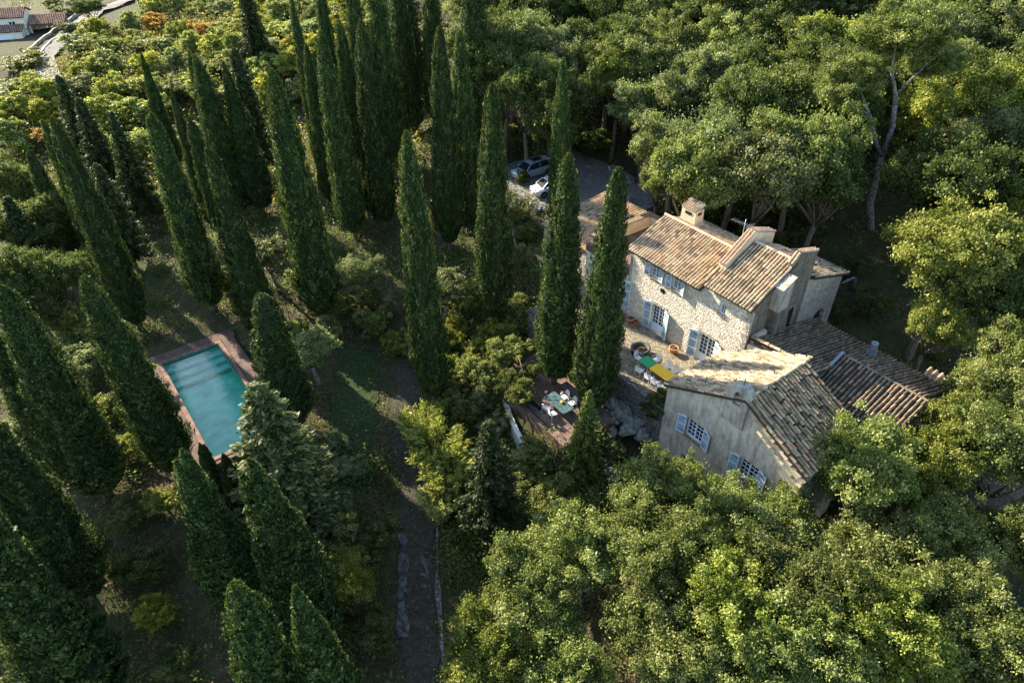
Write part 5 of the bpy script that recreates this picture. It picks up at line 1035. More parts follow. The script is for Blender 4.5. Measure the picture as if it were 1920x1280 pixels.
('shrub', -17.8, 43.6, 3, 1.7, 'g', 'green shrub under the cypresses around the pool, second of twelve', 'shrubs under the cypresses around the pool'),
('shrub', -14.9, 43.6, 2.6, 1.6, 'o', 'grey green shrub under the cypresses around the pool, third of twelve', 'shrubs under the cypresses around the pool'),
('shrub', -14.4, 47.7, 3, 1.6, 'g', 'green shrub under the cypresses around the pool, fourth of twelve', 'shrubs under the cypresses around the pool'),
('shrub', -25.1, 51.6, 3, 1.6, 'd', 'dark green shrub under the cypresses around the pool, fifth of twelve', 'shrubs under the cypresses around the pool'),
('shrub', -28.5, 39.3, 3, 1.6, 'g', 'green shrub under the cypresses around the pool, sixth of twelve', 'shrubs under the cypresses around the pool'),
('shrub', -32.4, 37.7, 3, 1.7, 'o', 'grey green shrub under the cypresses around the pool, seventh of twelve', 'shrubs under the cypresses around the pool'),
('shrub', -26.6, 32.5, 2.6, 1.5, 'y', 'yellow green shrub under the cypresses around the pool, eighth of twelve', 'shrubs under the cypresses around the pool'),
('shrub', -22.5, 28.5, 2.2, 1.4, 'y', 'yellow green shrub under the cypresses around the pool, ninth of twelve', 'shrubs under the cypresses around the pool'),
('shrub', -34.4, 45.3, 3.4, 1.9, 'g', 'green shrub under the cypresses around the pool, tenth of twelve', 'shrubs under the cypresses around the pool'),
('shrub', -8.5, 26.1, 2.6, 1.5, 'd', 'dark green shrub under the cypresses around the pool, eleventh of twelve', 'shrubs under the cypresses around the pool'),
('shrub', -8.0, 20.3, 2.6, 1.6, 'd', 'dark green shrub under the cypresses around the pool, twelfth of twelve', 'shrubs under the cypresses around the pool'),
('oak', -12.9, 48.3, 6, 2.7, 'o', 'pale green garden tree between two cypresses above the lawn', 'garden shrubs'),
('olive', -5.4, 46.3, 6, 2.4, 'o', 'grey green olive tree behind the middle cypress', 'garden shrubs'),
('olive', -20.7, 50.7, 6.2, 2.7, 'o', 'grey olive tree between the left cypresses above the pool', 'garden shrubs'),
('olive', -14.8, 39.5, 5.2, 2.5, 'o', 'grey green olive tree right of the pool', 'garden shrubs'),
('shrub', -9.4, 43.5, 2.4, 1.46, 'y', 'bright yellow green shrub above the drive under the middle cypress', 'garden shrubs'),
('shrub', -5.0, 44.3, 3, 1.71, 'w', 'orange and yellow shrub right of the middle cypress', 'garden shrubs'),
('shrub', 0.2, 45.7, 3, 1.83, 'g', 'rounded green shrub left of the tall terrace cypress', 'garden shrubs'),
('shrub', -1.7, 44.2, 2.5, 1.46, 'w', 'small yellow shrub below the rounded green one', 'garden shrubs'),
('shrub', -0.8, 39.5, 3, 1.59, 'g', 'green shrub at the head of the brick terrace', 'garden shrubs'),
('shrub', -2.8, 39.5, 3, 1.71, 'g', 'dark glossy shrub between drive and brick terrace', 'garden shrubs'),
('shrub', -4.4, 38.4, 2.6, 1.59, 'd', 'dark shrub at the foot of the middle cypress', 'garden shrubs'),
('shrub', -1.8, 37.4, 3, 1.34, 'o', 'pale grey green shrub beside the white wall', 'garden shrubs'),
('shrub', -6.1, 35.3, 2, 1.46, 'y', 'low green shrub at the right edge of the drive', 'garden shrubs'),
('bamboo', -5.2, 31.9, 3.6, 2.2, 'y', 'feathery yellow green bamboo beside the drive, brightest of the clumps', 'garden shrubs'),
('bamboo', -6.2, 34.3, 3, 1.8, 'y', 'feathery green bamboo at the upper end of the clumps by the drive', 'garden shrubs'),
('bamboo', -3.8, 29.8, 3.4, 2.0, 'y', 'feathery yellow green bamboo between the brightest clump and the drooping conifer', 'garden shrubs'),
('bamboo', -4.6, 28.2, 2.6, 1.5, 'g', 'low feathery bamboo at the lower end of the clumps by the drive', 'garden shrubs'),
('shrub', 1.8, 32.0, 2.2, 1.83, 'g', 'green climber mass below the brick terrace', 'garden shrubs'),
('shrub', 2.5, 28.3, 2.5, 1.83, 'g', 'green climber mass above the foreground oaks', 'garden shrubs'),
('shrub', 0.2, 30.9, 2, 1.59, 'g', 'green climber mass right of the drooping conifer', 'garden shrubs'),
('shrub', 9.6, 33.2, 3, 1.22, 'd', 'dark green climber at the left corner of the front house', 'garden shrubs'),
('shrub', 1.3, 58.3, 2, 1.71, 'g', 'ivy clump on the wall left of the terrace cypresses', 'garden shrubs'),
('shrub', 0.3, 60.5, 1.6, 1.46, 'y', 'bright ivy on top of the wall beside the parked cars', 'garden shrubs'),
('shrub', 0.7, 50.5, 2.5, 1.46, 'o', 'grey green ivy hanging below the parking wall', 'garden shrubs'),
('shrub', 6.8, 58.7, 1.6, 1.34, 'y', 'bright green hedge between the two terrace cypresses', 'garden shrubs'),
('shrub', 8.6, 50.3, 2, 0.8, 'd', 'dark shrub against the roof terrace annex', 'garden shrubs'),
('shrub', -33.0, 41.3, 3.5, 2.07, 'o', 'sunlit grey green shrub left of the big poolside cypress', 'garden shrubs'),
('shrub', -29.1, 36.0, 3, 1.83, 'y', 'sunlit green shrub at the left foot of the poolside cypress', 'garden shrubs'),
('shrub', -38.6, 47.7, 3.5, 2.2, 'g', 'green shrub behind the poolside cypress, nearest the left trees', 'garden shrubs'),
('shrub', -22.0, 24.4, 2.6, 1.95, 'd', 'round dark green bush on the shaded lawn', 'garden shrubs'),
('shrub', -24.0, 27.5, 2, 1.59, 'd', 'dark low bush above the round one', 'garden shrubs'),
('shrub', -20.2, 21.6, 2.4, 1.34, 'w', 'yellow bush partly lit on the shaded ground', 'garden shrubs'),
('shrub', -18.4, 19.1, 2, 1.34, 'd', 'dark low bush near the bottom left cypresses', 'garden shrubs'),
('olive', -27.2, 18.6, 4, 2.0, 'o', 'feathery grey green shrub in the bottom left corner', 'garden shrubs'),
('oak', -9.1, 22.0, 5, 2.2, 'w', 'small autumn tree at the left edge of the drive', 'garden shrubs'),
('shrub', -11.2, 26.2, 3.5, 1.95, 'g', 'green shrub between the broad conifer and the drive', 'garden shrubs'),
('shrub', -11.1, 31.7, 1.6, 1.46, 'o', 'pale green ground hedge curving beside the lawn', 'garden shrubs'),
('shrub', -12.7, 33.5, 1.6, 1.46, 'o', 'pale green hedge end under the poolside cypress', 'garden shrubs'),
('shrub', -8.3, 30.1, 2.2, 0.45, 'o', 'narrow clipped ivy column at the left edge of the drive', 'garden shrubs'),
('shrub', 1.1, 65.9, 2.2, 0.8, 'd', 'small dark bush left of the parked blue car', 'garden shrubs'),
('shrub', 0.3, 72.9, 3, 1.59, 'o', 'grey green bush on the bank behind the parked cars', 'garden shrubs'),
('shrub', 11.1, 58.8, 1.2, 0.6, 'g', 'small shrub beside the white boulder', 'garden shrubs'),
('shrub', 9.3, 43.4, 1.0, 0.3, 'y', 'round potted box bush beside the left door', 'garden shrubs'),
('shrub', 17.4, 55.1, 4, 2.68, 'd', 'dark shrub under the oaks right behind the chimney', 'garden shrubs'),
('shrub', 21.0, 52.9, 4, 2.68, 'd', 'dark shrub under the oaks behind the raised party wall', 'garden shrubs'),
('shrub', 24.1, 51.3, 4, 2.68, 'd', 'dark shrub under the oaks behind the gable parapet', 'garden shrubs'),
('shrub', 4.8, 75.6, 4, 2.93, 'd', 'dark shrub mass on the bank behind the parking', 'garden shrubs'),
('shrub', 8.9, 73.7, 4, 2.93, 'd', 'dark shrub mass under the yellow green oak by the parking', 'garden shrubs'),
('shrub', 27.7, 47.9, 2.4, 1.71, 'd', 'dark shrub beside the arched porch', 'garden shrubs'),
('shrub', 27.3, 42.5, 3, 1.83, 'd', 'dark green shrub on the slope behind the wing', 'garden shrubs'),
('shrub', 21.5, 49.9, 1.6, 0.7, 'y', 'bright green shrub top showing behind the raised party wall', 'garden shrubs'),
('shrub', 28.3, 37.7, 1.2, 0.5, 'g', 'small shrub at the back edge of the wing roof', 'garden shrubs'),
('shrub', 31.3, 39.2, 1.6, 0.8, 'g', 'green shrub below the yellow oak', 'garden shrubs'),
('shrub', 6.9, 32.1, 1.8, 1.1, 'o', 'pale shrub at the foot of the rocky bank', 'garden shrubs'),
('shrub', 24.3, 41.7, 2.8, 0.8, 'd', 'climber growing up the porch corner', 'garden shrubs'),
('conifer', -13.4, 26.9, 12.5, 3.4, 'g', 'broad bushy conifer right of the pool', 'garden shrubs'),
('conifer', -1.3, 27.3, 9.5, 2.1, 'd', 'drooping conifer beside the bamboo', 'garden shrubs'),
('conifer', 4.6, 30.4, 8, 1.35, 'y', 'narrow loose conifer at the lower end of the brick terrace', 'garden shrubs'),
('oak', -73.9, 129.7, 6, 3.0, 'd', 'dark round tree beside the lane near the villa', 'garden shrubs'),
('shrub', -84.8, 140.8, 3, 2.68, 'o', 'pale bush in the villa garden', 'garden shrubs'),
('shrub', -90.5, 146.6, 3, 2.44, 'o', 'grey bush in the villa garden at the top edge', 'garden shrubs'),
('shrub', -75.1, 112.2, 2.5, 1.95, 'o', 'grey green bush beside the villa corner', 'garden shrubs'),
('shrub', -78.0, 129.2, 2.5, 2.2, 'o', 'grey green bush right of the villa roof', 'garden shrubs'),
('shrub', -75.0, 107.7, 3, 3.66, 'y', 'green shrub below the villa garage', 'garden shrubs'),
]
CYP=[
(4.3, 57.1, 16.4, 1.01, 'g', 'slender sunlit cypress standing directly behind the left terrace cypress', 'cypresses of the garden'),
(3.1, 37.9, 17.7, 1.47, 'g', 'left of the two big terrace cypresses, with bare trunk on the brick terrace', 'cypresses of the garden'),
(5.6, 34.9, 18.1, 1.42, 'g', 'right of the two big terrace cypresses, in front of the farmhouse facade', 'cypresses of the garden'),
(-1.5, 45.8, 19.8, 1.42, 'g', 'tall full cypress left of the terrace pair, above the round shrub', 'cypresses of the garden'),
(-5.8, 37.7, 20.7, 1.26, 'g', 'tall cypress rising between lawn and drive, nearest the middle of the garden', 'cypresses of the garden'),
(-5.9, 56.9, 19.9, 1.34, 'g', 'slim tall cypress behind the middle garden cypress', 'cypresses of the garden'),
(-4.3, 59.6, 18.6, 1.34, 'g', 'tall cypress directly right of the slim one behind the garden', 'cypresses of the garden'),
(-3.9, 72.1, 18.1, 1.79, 'g', 'dark cypress cut by the top edge, left of the forest', 'cypresses of the garden'),
(-8.6, 78.1, 18.9, 1.42, 'g', 'dark slim cypress cut by the top edge, left of the wide dark one', 'cypresses of the garden'),
(-11.8, 78.8, 18.0, 1.58, 'g', 'dark cypress cut by the top edge among the yellow foliage', 'cypresses of the garden'),
(-12.7, 60.8, 19.3, 1.41, 'g', 'tall cypress right of a pair above the pale garden tree', 'cypresses of the garden'),
(-15.2, 58.6, 18.9, 1.38, 'g', 'tall cypress left of a pair above the pale garden tree', 'cypresses of the garden'),
(-14.6, 63.1, 18.7, 1.25, 'g', 'cypress top squeezed behind the pair above the pale garden tree', 'cypresses of the garden'),
(-12.7, 71.5, 20.4, 1.46, 'g', 'dark cypress cut by the top edge behind the tall pair', 'cypresses of the garden'),
(-18.8, 65.3, 16.2, 0.97, 'g', 'thin dark cypress right of the big leaning one in the middle left', 'cypresses of the garden'),
(-20.6, 70.4, 18.6, 0.84, 'g', 'very thin dark cypress reaching the top edge in the middle left', 'cypresses of the garden'),
(-15.8, 46.7, 20.5, 1.6, 'g', 'big cypress whose foot stands beside the olive right of the pool', 'cypresses of the garden'),
(-25.9, 64.5, 15.2, 1.5, 'g', 'broad dark cypress in the back row left of the big leaning one', 'cypresses of the garden'),
(-28.0, 63.9, 16.1, 1.38, 'g', 'cypress in the back row with a thin neighbour on its left', 'cypresses of the garden'),
(-30.2, 67.1, 15.4, 0.83, 'g', 'thin cypress touching the back row cypress on its right', 'cypresses of the garden'),
(-39.7, 76.2, 14.0, 1.04, 'g', 'thin cypress standing alone highest on the hillside at the left', 'cypresses of the garden'),
(-25.8, 48.6, 17.2, 1.45, 'g', 'tall cypress just above the pool deck, left of the grey olive', 'cypresses of the garden'),
(-30.8, 62.5, 13.9, 0.74, 'g', 'thinnest short cypress between two bigger ones above the pool', 'cypresses of the garden'),
(-29.0, 61.2, 12.1, 0.99, 'g', 'short slim cypress right of the thinnest one above the pool', 'cypresses of the garden'),
(-20.1, 44.1, 17.3, 1.35, 'g', 'cypress beside the top right corner of the pool', 'cypresses of the garden'),
(-31.9, 47.1, 18.4, 1.34, 'g', 'long cypress leaning at the far left above the pool shrubs', 'cypresses of the garden'),
(-39.5, 56.9, 15.5, 1.0, 'g', 'thin cypress touching the long one at the far left', 'cypresses of the garden'),
(-44.7, 60.6, 11.1, 1.17, 'g', 'short dark cypress at the far left edge of the row', 'cypresses of the garden'),
(-22.4, 31.1, 15.6, 1.5, 'g', 'big dark cypress against the left side of the pool', 'cypresses of the garden'),
(-15.6, 35.0, 11.0, 1.69, 'g', 'cypress at the right side of the pool in front of the olive', 'cypresses of the garden'),
(-16.1, 22.7, 12.0, 1.54, 'g', 'wide sunlit cypress below the pool, tallest of the lower left clump', 'cypresses of the garden'),
(-17.6, 23.9, 9.4, 0.67, 'g', 'thin sunlit spire on the left of the lower left clump', 'cypresses of the garden'),
(-16.4, 27.2, 6.6, 0.99, 'g', 'small cypress just below the pool bottom corner, right one', 'cypresses of the garden'),
(-18.5, 28.3, 6.5, 0.81, 'g', 'smallest cypress just below the pool bottom corner, left one', 'cypresses of the garden'),
(-11.0, 20.7, 14.4, 1.85, 'g', 'big dark cypress at the bottom between the clump and the broad conifer', 'cypresses of the garden'),
(-8.2, 14.6, 15.2, 1.49, 'g', 'pointed cypress cut by the bottom edge, right one', 'cypresses of the garden'),
(-10.3, 13.7, 15.7, 1.49, 'g', 'pointed cypress cut by the bottom edge, left one', 'cypresses of the garden'),
(-26.6, 29.5, 16.4, 1.72, 'g', 'big dark cypress at the left edge beside the sunlit shrubs', 'cypresses of the garden'),
(-25.2, 23.0, 15.6, 1.82, 'g', 'big dark cypress at the left edge, middle one going down', 'cypresses of the garden'),
(-22.2, 17.2, 17.7, 1.95, 'g', 'big dark cypress in the bottom left corner region', 'cypresses of the garden'),
(-30.0, 31.1, 13.5, 1.38, 'g', 'cypress squeezed behind the upper big one at the left edge', 'cypresses of the garden'),
(-15.3, 71.2, 20.5, 1.24, 'g', 'dark cypress top cut by the top edge behind the left tall one', 'cypresses of the garden'),
(-19.3, 75.2, 19.7, 1.06, 'g', 'thin dark cypress cut by the top edge beside the very thin one', 'cypresses of the garden')]
# ---------------------------------------------------------------- furniture and small things
def st_thing(name, label, cat, s, t, z, rz=0, group=None):
    x, y = w(s, t); return thing(name, label, cat, (x, y, z), AR+rz, group)
def copy_tree(o, parent=None):
    c = o.copy(); C.link(c); c.parent = parent
    for ch in o.children: copy_tree(ch, c)
    return c
def table(name, label, s, t, z, L, W, top, n=4, grp=None, th=.03, hgt=.74, metal='whitemetal'):
    T = st_thing(name, label, 'table', s, t, z, 0, grp); b = MB(); r = .09; P = []
    for cx, cy, a0 in ((L/2-r, W/2-r, 0), (-L/2+r, W/2-r, 90), (-L/2+r, -W/2+r, 180), (L/2-r, -W/2+r, 270)):
        for k in range(5): a = R(a0+k*22.5); P.append((cx+r*math.cos(a), cy+r*math.sin(a)))
    b.prism(P, 'z', hgt-th, hgt); b.build('tabletop', top, T)
    for i in (-1, 1):
        for j in (-1, 1):
            b = MB(); b.tube([(i*(L/2-.12), j*(W/2-.1), 0), (i*(L/2-.14), j*(W/2-.12), hgt-th)], .022, 6); b.build('leg', M[metal], T)
    b = MB(); b.box((-L/2+.12, -W/2+.1, hgt-th-.06), (L/2-.12, -W/2+.13, hgt-th-.002)); b.box((-L/2+.12, W/2-.13, hgt-th-.06), (L/2-.12, W/2-.1, hgt-th-.002)); b.build('apron', M[metal], T)
    return T
table('garden_table', 'green topped square garden table at the far end of the dining terrace row', -23.55, 29.28, 0, .98, .9, M['green'])
table('garden_table', 'long yellow topped garden table beside the green one', -22.1, 29.28, .0, 1.78, .95, M['yellow'])
tb = table('garden_table', 'blue green stone topped table on the brick terrace', -26.05, 23.55, -2.5, 2.2, 1.0, M['bluetop'], metal='iron')
T = st_thing('flower_bowl', 'small orange bowl on the blue green table', 'bowl', -25.9, 23.7, -2.5+.74); b = MB(); b.lathe([(.08, 0), (.14, .09), (.12, .1), (.1, .03)], 12); b.build('bowl', M['terra'], T); b = MB(); b.lathe([(.11, .06), (.12, .09), (.04, .15)], 8); b.build('flowers', M['yellow'], T)
def make_chair():
    T = thing('garden_chair', 'x', 'chair'); m = M['whitemetal']
    b = MB(); b.box((-.22, -.22, .41), (.22, .22, .44)); b.box((-.23, .21, .38), (.23, .235, .45)); b.build('seat', m, T)
    b = MB(); b.tube([(-.22, -.21, .42), (-.21, -.27, .68), (-.15, -.3, .86), (0, -.31, .92), (.15, -.3, .86), (.21, -.27, .68), (.22, -.21, .42)], .016, 5)
    for k in range(6): x = -.15+k*.06; b.box((x-.02, -.285, .46), (x+.02, -.27, .88-abs(x)*.25))
    b.build('backrest', m, T)
    for i in (-1, 1):
        for j in (-1, 1): b = MB(); b.tube([(i*.25, j*.24, 0), (i*.21, j*.2, .42)], .015, 5); b.build('leg', m, T)
        b = MB(); b.tube([(i*.22, -.26, .66), (i*.27, -.05, .66), (i*.26, .18, .64), (i*.23, .2, .42)], .018, 5); b.build('armrest', m, T)
    return T
ch0 = make_chair(); first = [True]
def chair(label, s, t, z, rz, grp):
    T = ch0 if first[0] else copy_tree(ch0); first[0] = False
    x, y = w(s, t); T.location = (x, y, z); T.rotation_euler = (0, 0, AR+R(rz)); T['label'] = label; T['group'] = grp; return T
G1 = 'white chairs around the dining terrace tables'
for lb, s, t, rz in (('white chair on the house side of the green table', -23.55, 30.2, 180), ('white chair on the house side of the yellow table, nearest the green one', -22.6, 30.2, 176),
    ('white chair on the house side of the yellow table, middle', -21.95, 30.22, 184), ('white chair on the house side of the yellow table, nearest the front house', -21.4, 30.25, 180),
    ('white chair on the outer side of the green table', -23.45, 28.45, 4), ('white chair on the outer side of the yellow table, nearest the green one', -22.55, 28.42, -5),
    ('white chair on the outer side of the yellow table, middle', -21.95, 28.4, 3), ('white chair on the outer side of the yellow table, nearest the front house', -21.35, 28.4, 0),
    ('white chair at the far end of the green table beside the stone basin', -24.45, 29.35, -90), ('white chair pulled back at the near end of the yellow table', -20.75, 28.9, 80)):
    chair(lb, s, t, 0, rz, G1)
G2 = 'white chairs around the blue green table'
for lb, s, t, rz in (('white chair in sun on the cypress side of the blue green table', -26.5, 24.5, 180), ('white chair beside it, half hidden by the loose conifer', -25.7, 24.5, 176),
    ('shaded white chair on the outer side of the blue green table', -26.4, 22.75, 3), ('shaded white chair on the outer side, nearest the narrow conifer', -25.7, 22.72, -6)):
    chair(lb, s, t, -2.5, rz, G2)
T = st_thing('garden_chair', 'thin dark iron chair at the left end of the blue green table', 'chair', -27.6, 23.8, -2.5, R(-90))
b = MB(); b.lathe([(.2, .43), (.2, .46)], 12); b.build('seat', M['iron'], T)
b = MB(); b.tube([(-.18, -.15, .45), (-.17, -.24, .85), (.17, -.24, .85), (.18, -.15, .45)], .014, 5); b.bar((-.17, -.2, .65), (.17, -.2, .65), .02); b.build('backrest', M['iron'], T)
for i in (-1, 1):
    for j in (-1, 1): b = MB(); b.tube([(i*.2, j*.2, 0), (i*.13, j*.13, .44)], .012, 5); b.build('leg', M['iron'], T)
# stone basin, pots
T = st_thing('stone_basin', 'round stone basin with a rim on the dining terrace', 'basin', -25.15, 30.25, 0)
b = MB(); b.lathe([(.62, -.05), (.62, .3), (.72, .42), (.72, .52), (.56, .52), (.52, .3), (.5, .28)], 28); b.build('rim', M['concrete'], T)
b = MB(); b.lathe([(.54, .3), (.53, .34), (.0, .34)], 20); b.lathe([(.1, .33), (.11, .44), (.05, .47), (0.01, .47)], 10); b.build('soil', M['soil'], T)
def pot(label, s, t, z, k=1.0, fill=True):
    T = st_thing('flower_pot', label, 'flower pot', s, t, z, 0, 'terracotta pots on the terrace'); b = MB()
    b.lathe([(.2*k, 0), (.3*k, .34*k), (.34*k, .36*k), (.34*k, .44*k), (.28*k, .44*k), (.26*k, .36*k)], 18); b.build('pot', M['terra'], T)
    b = MB(); b.lathe([(.27*k, .36*k), (.26*k, .39*k), (.01, .39*k)], 14); b.build('soil', M['soil'], T); return T
pot('big empty terracotta pot against the facade between the two glazed doors', -23.75, 32.2, 0, 1.05)
pot('terracotta pot holding a round box bush beside the left door', -28.25, 32.35, 0, .95)
pot('small terracotta pot next to the potted box bush', -27.85, 32.5, 0, .6); pot('small terracotta pot at the foot of the left shutter', -27.55, 32.45, 0, .5)
# low bench wall and slab on the brick terrace
T = st_thing('stone_bench', 'low terracotta topped bench wall on the brick terrace by the cypress trunk', 'bench', -26.2, 25.35, -2.5)
b = MB(); b.box((-1.4, -.2, 0), (2.4, .25, .42)); b.build('base', M['rock'], T); b = MB(); b.box((-1.45, -.25, .422), (2.45, .3, .49)); b.build('seat', M['brick'], T)
T = st_thing('stone_trough', 'dark rectangular stone trough let into the brick terrace floor', 'trough', -27.2, 22.55, -2.5)
b = MB(); b.prism([(-.9, -.26), (.6, -.26), (.75, -.1), (.75, .12), (.6, .26), (-.9, .26)], 'z', -.02, .06); b.build('rim', M['rock'], T); b = MB(); b.box((-.75, -.16, .061), (.5, .16, .064)); b.build('bed', M['darkin'], T)
# swing frame poles
T = st_thing('swing_frame', 'rusty pipe frame leaning at the left edge of the brick terrace', 'frame', -28.6, 22.3, -2.5)
b = MB(); b.tube([(0, 0, -.3), (-.3, .35, 1.9), (-1.2, .6, 2.6)], .035, 6); b.build('post', M['wood'], T); b = MB(); b.tube([(0, 0, .02), (1.6, -.35, .05), (3.4, -.3, .02)], .03, 6); b.build('rail', M['iron'], T)
# folded parasols behind the porch
for lb, s, t, z, k in (('pale folded parasol lying on the slope beside the porch', None, None, None, 0), ('pale standing closed parasol on the slope beside the porch', None, None, None, 1)):
    x, y = ((27.4, 47.0), (26.9, 45.3))[k]; T = thing('parasol', lb, 'parasol', (x, y, hz(x, y)), .5, 'parasols beside the porch'); b = MB()
    if k: b.lathe([(.28, .7), (.1, 1.7), (.03, 1.9)], 10); b.build('canopy', M['concrete'], T)
    else: b.tube([(-.8, 0, .25), (-.2, 0, .4), (.5, .1, .32), (.9, .1, .2)], [.06, .14, .15, .04], 8); b.build('canopy', M['metal'], T)
    b = MB(); b.tube([(0, 0, 0), (0, 0, 1.2)] if k else [(-1.2, 0, .2), (1.0, .1, .2)], .025, 6); b.build('pole', M['wood'], T)
# ---- boulders
def boulder(label, x, y, r, z=None, m='boulder', name='boulder', sq=.75, grp='boulders'):
    import mathutils.noise as mn
    T = MB(); seg = 16; lv = 10; V = []; F = []; s = random.uniform(0, 50)
    for i in range(lv+1):
        ph = math.pi*i/lv
        for k in range(seg):
            a = 2*math.pi*k/seg; dd = Vector((math.sin(ph)*math.cos(a), math.sin(ph)*math.sin(a), math.cos(ph)))
            q = 1+.5*mn.noise(dd*1.6+Vector((s, 0, 0)))+.3*mn.noise(dd*3.6+Vector((0, s, 0))); V.append((dd.x*r*q, dd.y*r*q*.85, dd.z*r*q*sq))
    for i in range(lv):
        for k in range(seg): a = i*seg+k; c = i*seg+(k+1) % seg; F.append((a, a+seg, c+seg, c))
    T.add(V, F, .5, False); o = T.build(name, M[m]); o.location = (x, y, (hz(x, y) if z is None else z)+r*.25); o.rotation_euler = (0, 0, random.uniform(0, 6))
    return tag(o, label, 'rock', grp)
for a in (('pale upright boulder at the right edge of the parking', 11.4, 61.8, .75), ('small boulder on the grass left of the white car', .6, 62.7, .4), ('small boulder on the grass below the white car', 2.6, 60.7, .42),
          ('pale rock at the back edge of the parking', 12.1, 66.5, .7), ('grey rock beside the pale one behind the parking', 10.9, 69.5, .6), ('pale rock near the right trees of the parking', 13.6, 63.8, .45)): boulder(*a)
bank = [(7.2, 35.6, .7), (7.9, 34.9, .85), (8.6, 34.0, .8), (7.3, 34.4, .6), (8.0, 33.5, .65), (6.6, 34.9, .5), (9.0, 33.1, .6), (6.9, 33.6, .45)]
for i, (x, y, r) in enumerate(bank): boulder('rock of the shaded rocky bank under the dining terrace, %s from the top' % 'first second third fourth fifth sixth seventh eighth'.split()[i], x, y, r, -2.6-.1*i, grp='rocks of the shaded bank')
for i in range(6): boulder('flat stepping stone leading down beside the rocky bank, %s from the top' % 'first second third fourth fifth sixth'.split()[i], 5.4+.42*i, 31.4-.55*i, .42, -3.1-.22*i, 'concrete', 'stepping_stone', .3, 'stepping stones beside the bank')
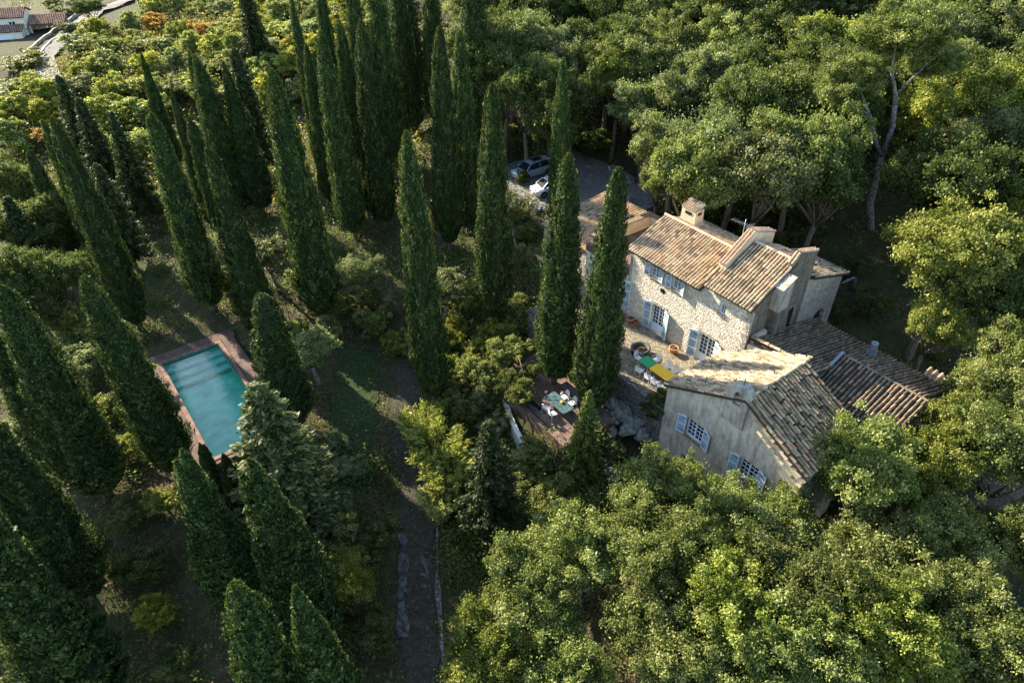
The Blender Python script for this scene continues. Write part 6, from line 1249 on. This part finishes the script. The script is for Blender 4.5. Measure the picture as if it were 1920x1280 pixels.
# ---- cars
def car(name, label, loc, rz, paint, L=4.7, W=1.88):
    T = thing(name, label, 'car', loc, rz); h = W/2
    mp, nt, bb = newmat(name+' paint'); bb.inputs['Base Color'].default_value = (*paint, 1); bb.inputs['Metallic'].default_value = .35; bb.inputs['Roughness'].default_value = .28; bb.inputs['Coat Weight'].default_value = .8
    # stations along x: (x, half width at belt, bottom z, belt z, crown z)
    st = [(-L/2, h*.74, .50, .86, .93), (-L/2+.12, h*.88, .36, .98, 1.04), (-L/2+.5, h*.97, .28, 1.02, 1.08), (-.9, h, .24, 1.0, 1.06), (0, h, .24, .98, 1.04), (.9, h, .24, .97, 1.03),
          (L/2-1.35, h*.98, .24, .95, 1.02), (L/2-.7, h*.95, .26, .88, .97), (L/2-.25, h*.88, .3, .76, .86), (L/2-.05, h*.76, .36, .62, .72), (L/2, h*.66, .42, .56, .6)]
    V = []; F = []
    for x, w_, z0, z1, z2 in st: V += [(x, -w_*.92, z0), (x, -w_, z0+.16), (x, -w_*1.0, (z0+z1)/2), (x, -w_*.97, z1-.06), (x, -w_*.86, z1), (x, -w_*.45, z2), (x, 0, z2+.012), (x, w_*.45, z2), (x, w_*.86, z1), (x, w_*.97, z1-.06), (x, w_, (z0+z1)/2), (x, w_, z0+.16), (x, w_*.92, z0)]
    K = 13
    for i in range(len(st)-1):
        for k in range(K-1): a = i*K+k; F.append((a, a+K, a+K+1, a+1))
    F.append(tuple(range(K))); F.append(tuple(range((len(st)-1)*K, len(st)*K))[::-1])
    b = MB(); b.add(V, F, .5, True); b.box((-L/2+.3, -h*.85, .22), (L/2-.4, h*.85, .3)); b.build('body', mp, T)
    # cabin: glass band and painted roof
    cb = [(-L/2+.22, h*.80, h*.62, 1.0, 1.42), (-L/2+.75, h*.86, h*.68, 1.02, 1.58), (-.6, h*.88, h*.70, 1.02, 1.64), (.35, h*.88, h*.70, 1.01, 1.62), (.75, h*.87, h*.66, 1.0, 1.50), (1.38, h*.82, h*.72, .98, 1.03)]
    V = []; F = []
    for x, wb, wt, zb, zt in cb: V += [(x, -wb, zb), (x, -wt, zt-.04), (x, wt, zt-.04), (x, wb, zb)]
    for i in range(5):
        for k in range(3): a = i*4+k; F.append((a, a+4, a+5, a+1))
    F += [(0, 1, 2, 3), (20, 23, 22, 21)]; b = MB(); b.add(V, F, .5, False); b.build('windows', M['pane'], T)
    b = MB(); V = []; F = []
    for x, wb, wt, zb, zt in cb[:5]: V += [(x, -wt*1.02, zt-.05), (x, -wt*.9, zt), (x, 0, zt+.03), (x, wt*.9, zt), (x, wt*1.02, zt-.05)]
    for i in range(4):
        for k in range(4): a = i*5+k; F.append((a, a+5, a+6, a+1))
    b.add(V, F, .5, True)
    for sx in (-1, 1):
        for (xa, za, xb, zb_) in ((.75, 1.5, 1.38, 1.0), (-.45, 1.6, -.38, 1.0), (-L/2+.75, 1.56, -L/2+.6, 1.0), (-L/2+.22, 1.4, -L/2+.2, 1.0)):
            b.bar((xa, sx*h*.675, za), (xb, sx*h*.86, zb_), .07, .05)
    b.build('roof', mp, T)
    b = MB(); b.box((-1.1, -.42, 1.665), (.2, .42, 1.672)); b.build('sunroof', M['pane'], T)
    for sx in (-1, 1):
        b = MB(); b.tube([(-1.5, sx*h*.62, 1.63), (-1.3, sx*h*.64, 1.72), (.3, sx*h*.64, 1.71), (.5, sx*h*.62, 1.62)], .022, 5); b.build('roof_rail', M['metal'], T)
        b = MB(); b.obox((.95, sx*(h+.08), 1.07), (.07, 0, 0), (0, .11, 0), (0, 0, .07)); b.build('wing_mirror', mp, T)
        b = MB(); b.obox((L/2-.2, sx*h*.68, .72), (.12, sx*-.05, 0), (.05, .17, 0), (0, 0, .06)); b.build('headlight', M['frame'], T)
        b = MB(); b.obox((-L/2+.1, sx*h*.72, .9), (.08, 0, 0), (0, .16, 0), (0, 0, .09)); b.build('tail_light', M['tilered'], T)
        for x in (L/2-.92, -L/2+.95):
            b = MB(); V = [(x+.40*math.cos(math.pi*k/8), sx*(h+.004), .34+.42*math.sin(math.pi*k/8)) for k in range(9)]; b.add(V, [tuple(range(9))]); b.build('wheel_arch', M['iron'], T)
            wl = MB(); V = []; seg = 20
            for yy, rr in ((-.11, .31), (-.09, .345), (.09, .345), (.11, .31)):
                V += [(x+rr*math.cos(2*math.pi*k/seg), sx*(h-.10)+yy, .345+rr*math.sin(2*math.pi*k/seg)) for k in range(seg)]
            F = [(i*seg+k, i*seg+(k+1) % seg, (i+1)*seg+(k+1) % seg, (i+1)*seg+k) for i in range(3) for k in range(seg)]+[tuple(range(seg)), tuple(range(3*seg, 4*seg))]
            wl.add(V, F, .5, False); wo = wl.build('wheel', M['iron'], T)
            rm = MB()
            for k in range(5): a = 2*math.pi*k/5; rm.bar((x, sx*(h+.02), .345), (x+.22*math.cos(a), sx*(h+.02), .345+.22*math.sin(a)), .07, .02)
            rm.build('rim', M['metal'], wo)
    b = MB(); b.box((L/2-.06, -.45, .44), (L/2+.005, .45, .6)); b.build('grille', M['iron'], T)
    b = MB(); b.box((L/2+.005, -.26, .40), (L/2+.015, .26, .5)); b.build('number_plate', M['white'], T)
    b = MB(); b.box((-L/2-.01, -.26, .7), (-L/2+.02, .26, .8)); b.build('number_plate', M['white'], T)
    return T
def facing(x, y): return math.atan2(y, x)
car('parked_car', 'silver blue estate car parked in shade on the gravel', (2.15, 68.3, .24), facing(-4.4, -3.3), (.28, .38, .46))
car('parked_car', 'white car half hidden by the terrace cypresses', (4.0, 64.0, .24), facing(-3.6, -1.6), (.75, .74, .72), 4.4, 1.82)
# fence line above the pool
T = thing('wire_fence', 'thin dark wire fence along the far side of the pool lawn', 'fence', (-19, 46, -3.2))
for i in range(8):
    x, y = -20.5+i*.62, 51-1.5*i; z = hz(x, y)+3.2; b = MB(); b.tube([(x+19, y-46, z), (x+19, y-46, z+1.2)], .03, 5); b.build('post', M['iron'], T)
# plants
for a in CYP: plant('cypress', *a)
for a in VEG: plant(*a)
# pale forked tree at the forest edge
def forked():
    x, y = 31.1, 52.6; T = thing('oak_tree', 'tall oak with a pale forked trunk standing bare below its crown at the forest edge', 'tree', (x, y, hz(x, y)), 0, 'oaks of the forest behind the house')
    b = MB(); b.tube([(0, 0, -.5), (-.9, .2, 2.4), (-1.0, .4, 5.4), (-1.15, .4, 6.4)], [.36, .3, .27, .25], 9)
    b.tube([(-1.1, .4, 6.2), (-.9, .7, 8.8), (-1.4, .9, 11.1), (-2.4, .9, 13.1), (-2.8, .9, 16)], [.25, .22, .18, .11, .04], 8)
    b.tube([(-1.1, .4, 6.2), (-2.1, .4, 7.8), (-3.1, .4, 9.6), (-4.2, .4, 11.2), (-5.3, .4, 12.8)], [.19, .17, .13, .08, .03], 7)
    b.tube([(-1.4, .9, 11.1), (.2, .9, 13.5), (1.2, 1, 14.5)], [.12, .07, .02], 6); b.tube([(-3.1, .4, 9.6), (-4.6, 0, 10.6), (-6, 0, 11)], [.1, .07, .02], 6)
    b.build('trunk', M['palebark'], T)
    for i, (cx, cy, cz, k) in enumerate(((-1.6, 1.9, 9.4, 1.0), (-5.2, 1.2, 8.2, .75), (1.8, 2.0, 8.8, .75))):
        o = bpy.data.objects.new('crown', PROTO['oak'][i][2][0]); C.link(o); o.parent = T; o.location = (cx, cy, cz); o.scale = (k, k, k); o.color = (1, 1.02, .95, 1)
forked()
for i, (x, y, hh, r_) in enumerate(((27.0, 57, 12, 4.2), (38, 60, 13, 4.5), (22.5, 60, 12, 4.2), (44, 56, 13, 4.5))):
    plant('oak', x, y, hh, r_, 'd', 'shaded oak with visible grey trunk behind the farmhouse, %s from the left' % ('second', 'third', 'first', 'fourth')[i], 'oaks of the forest behind the house', swap=M['palebark'])
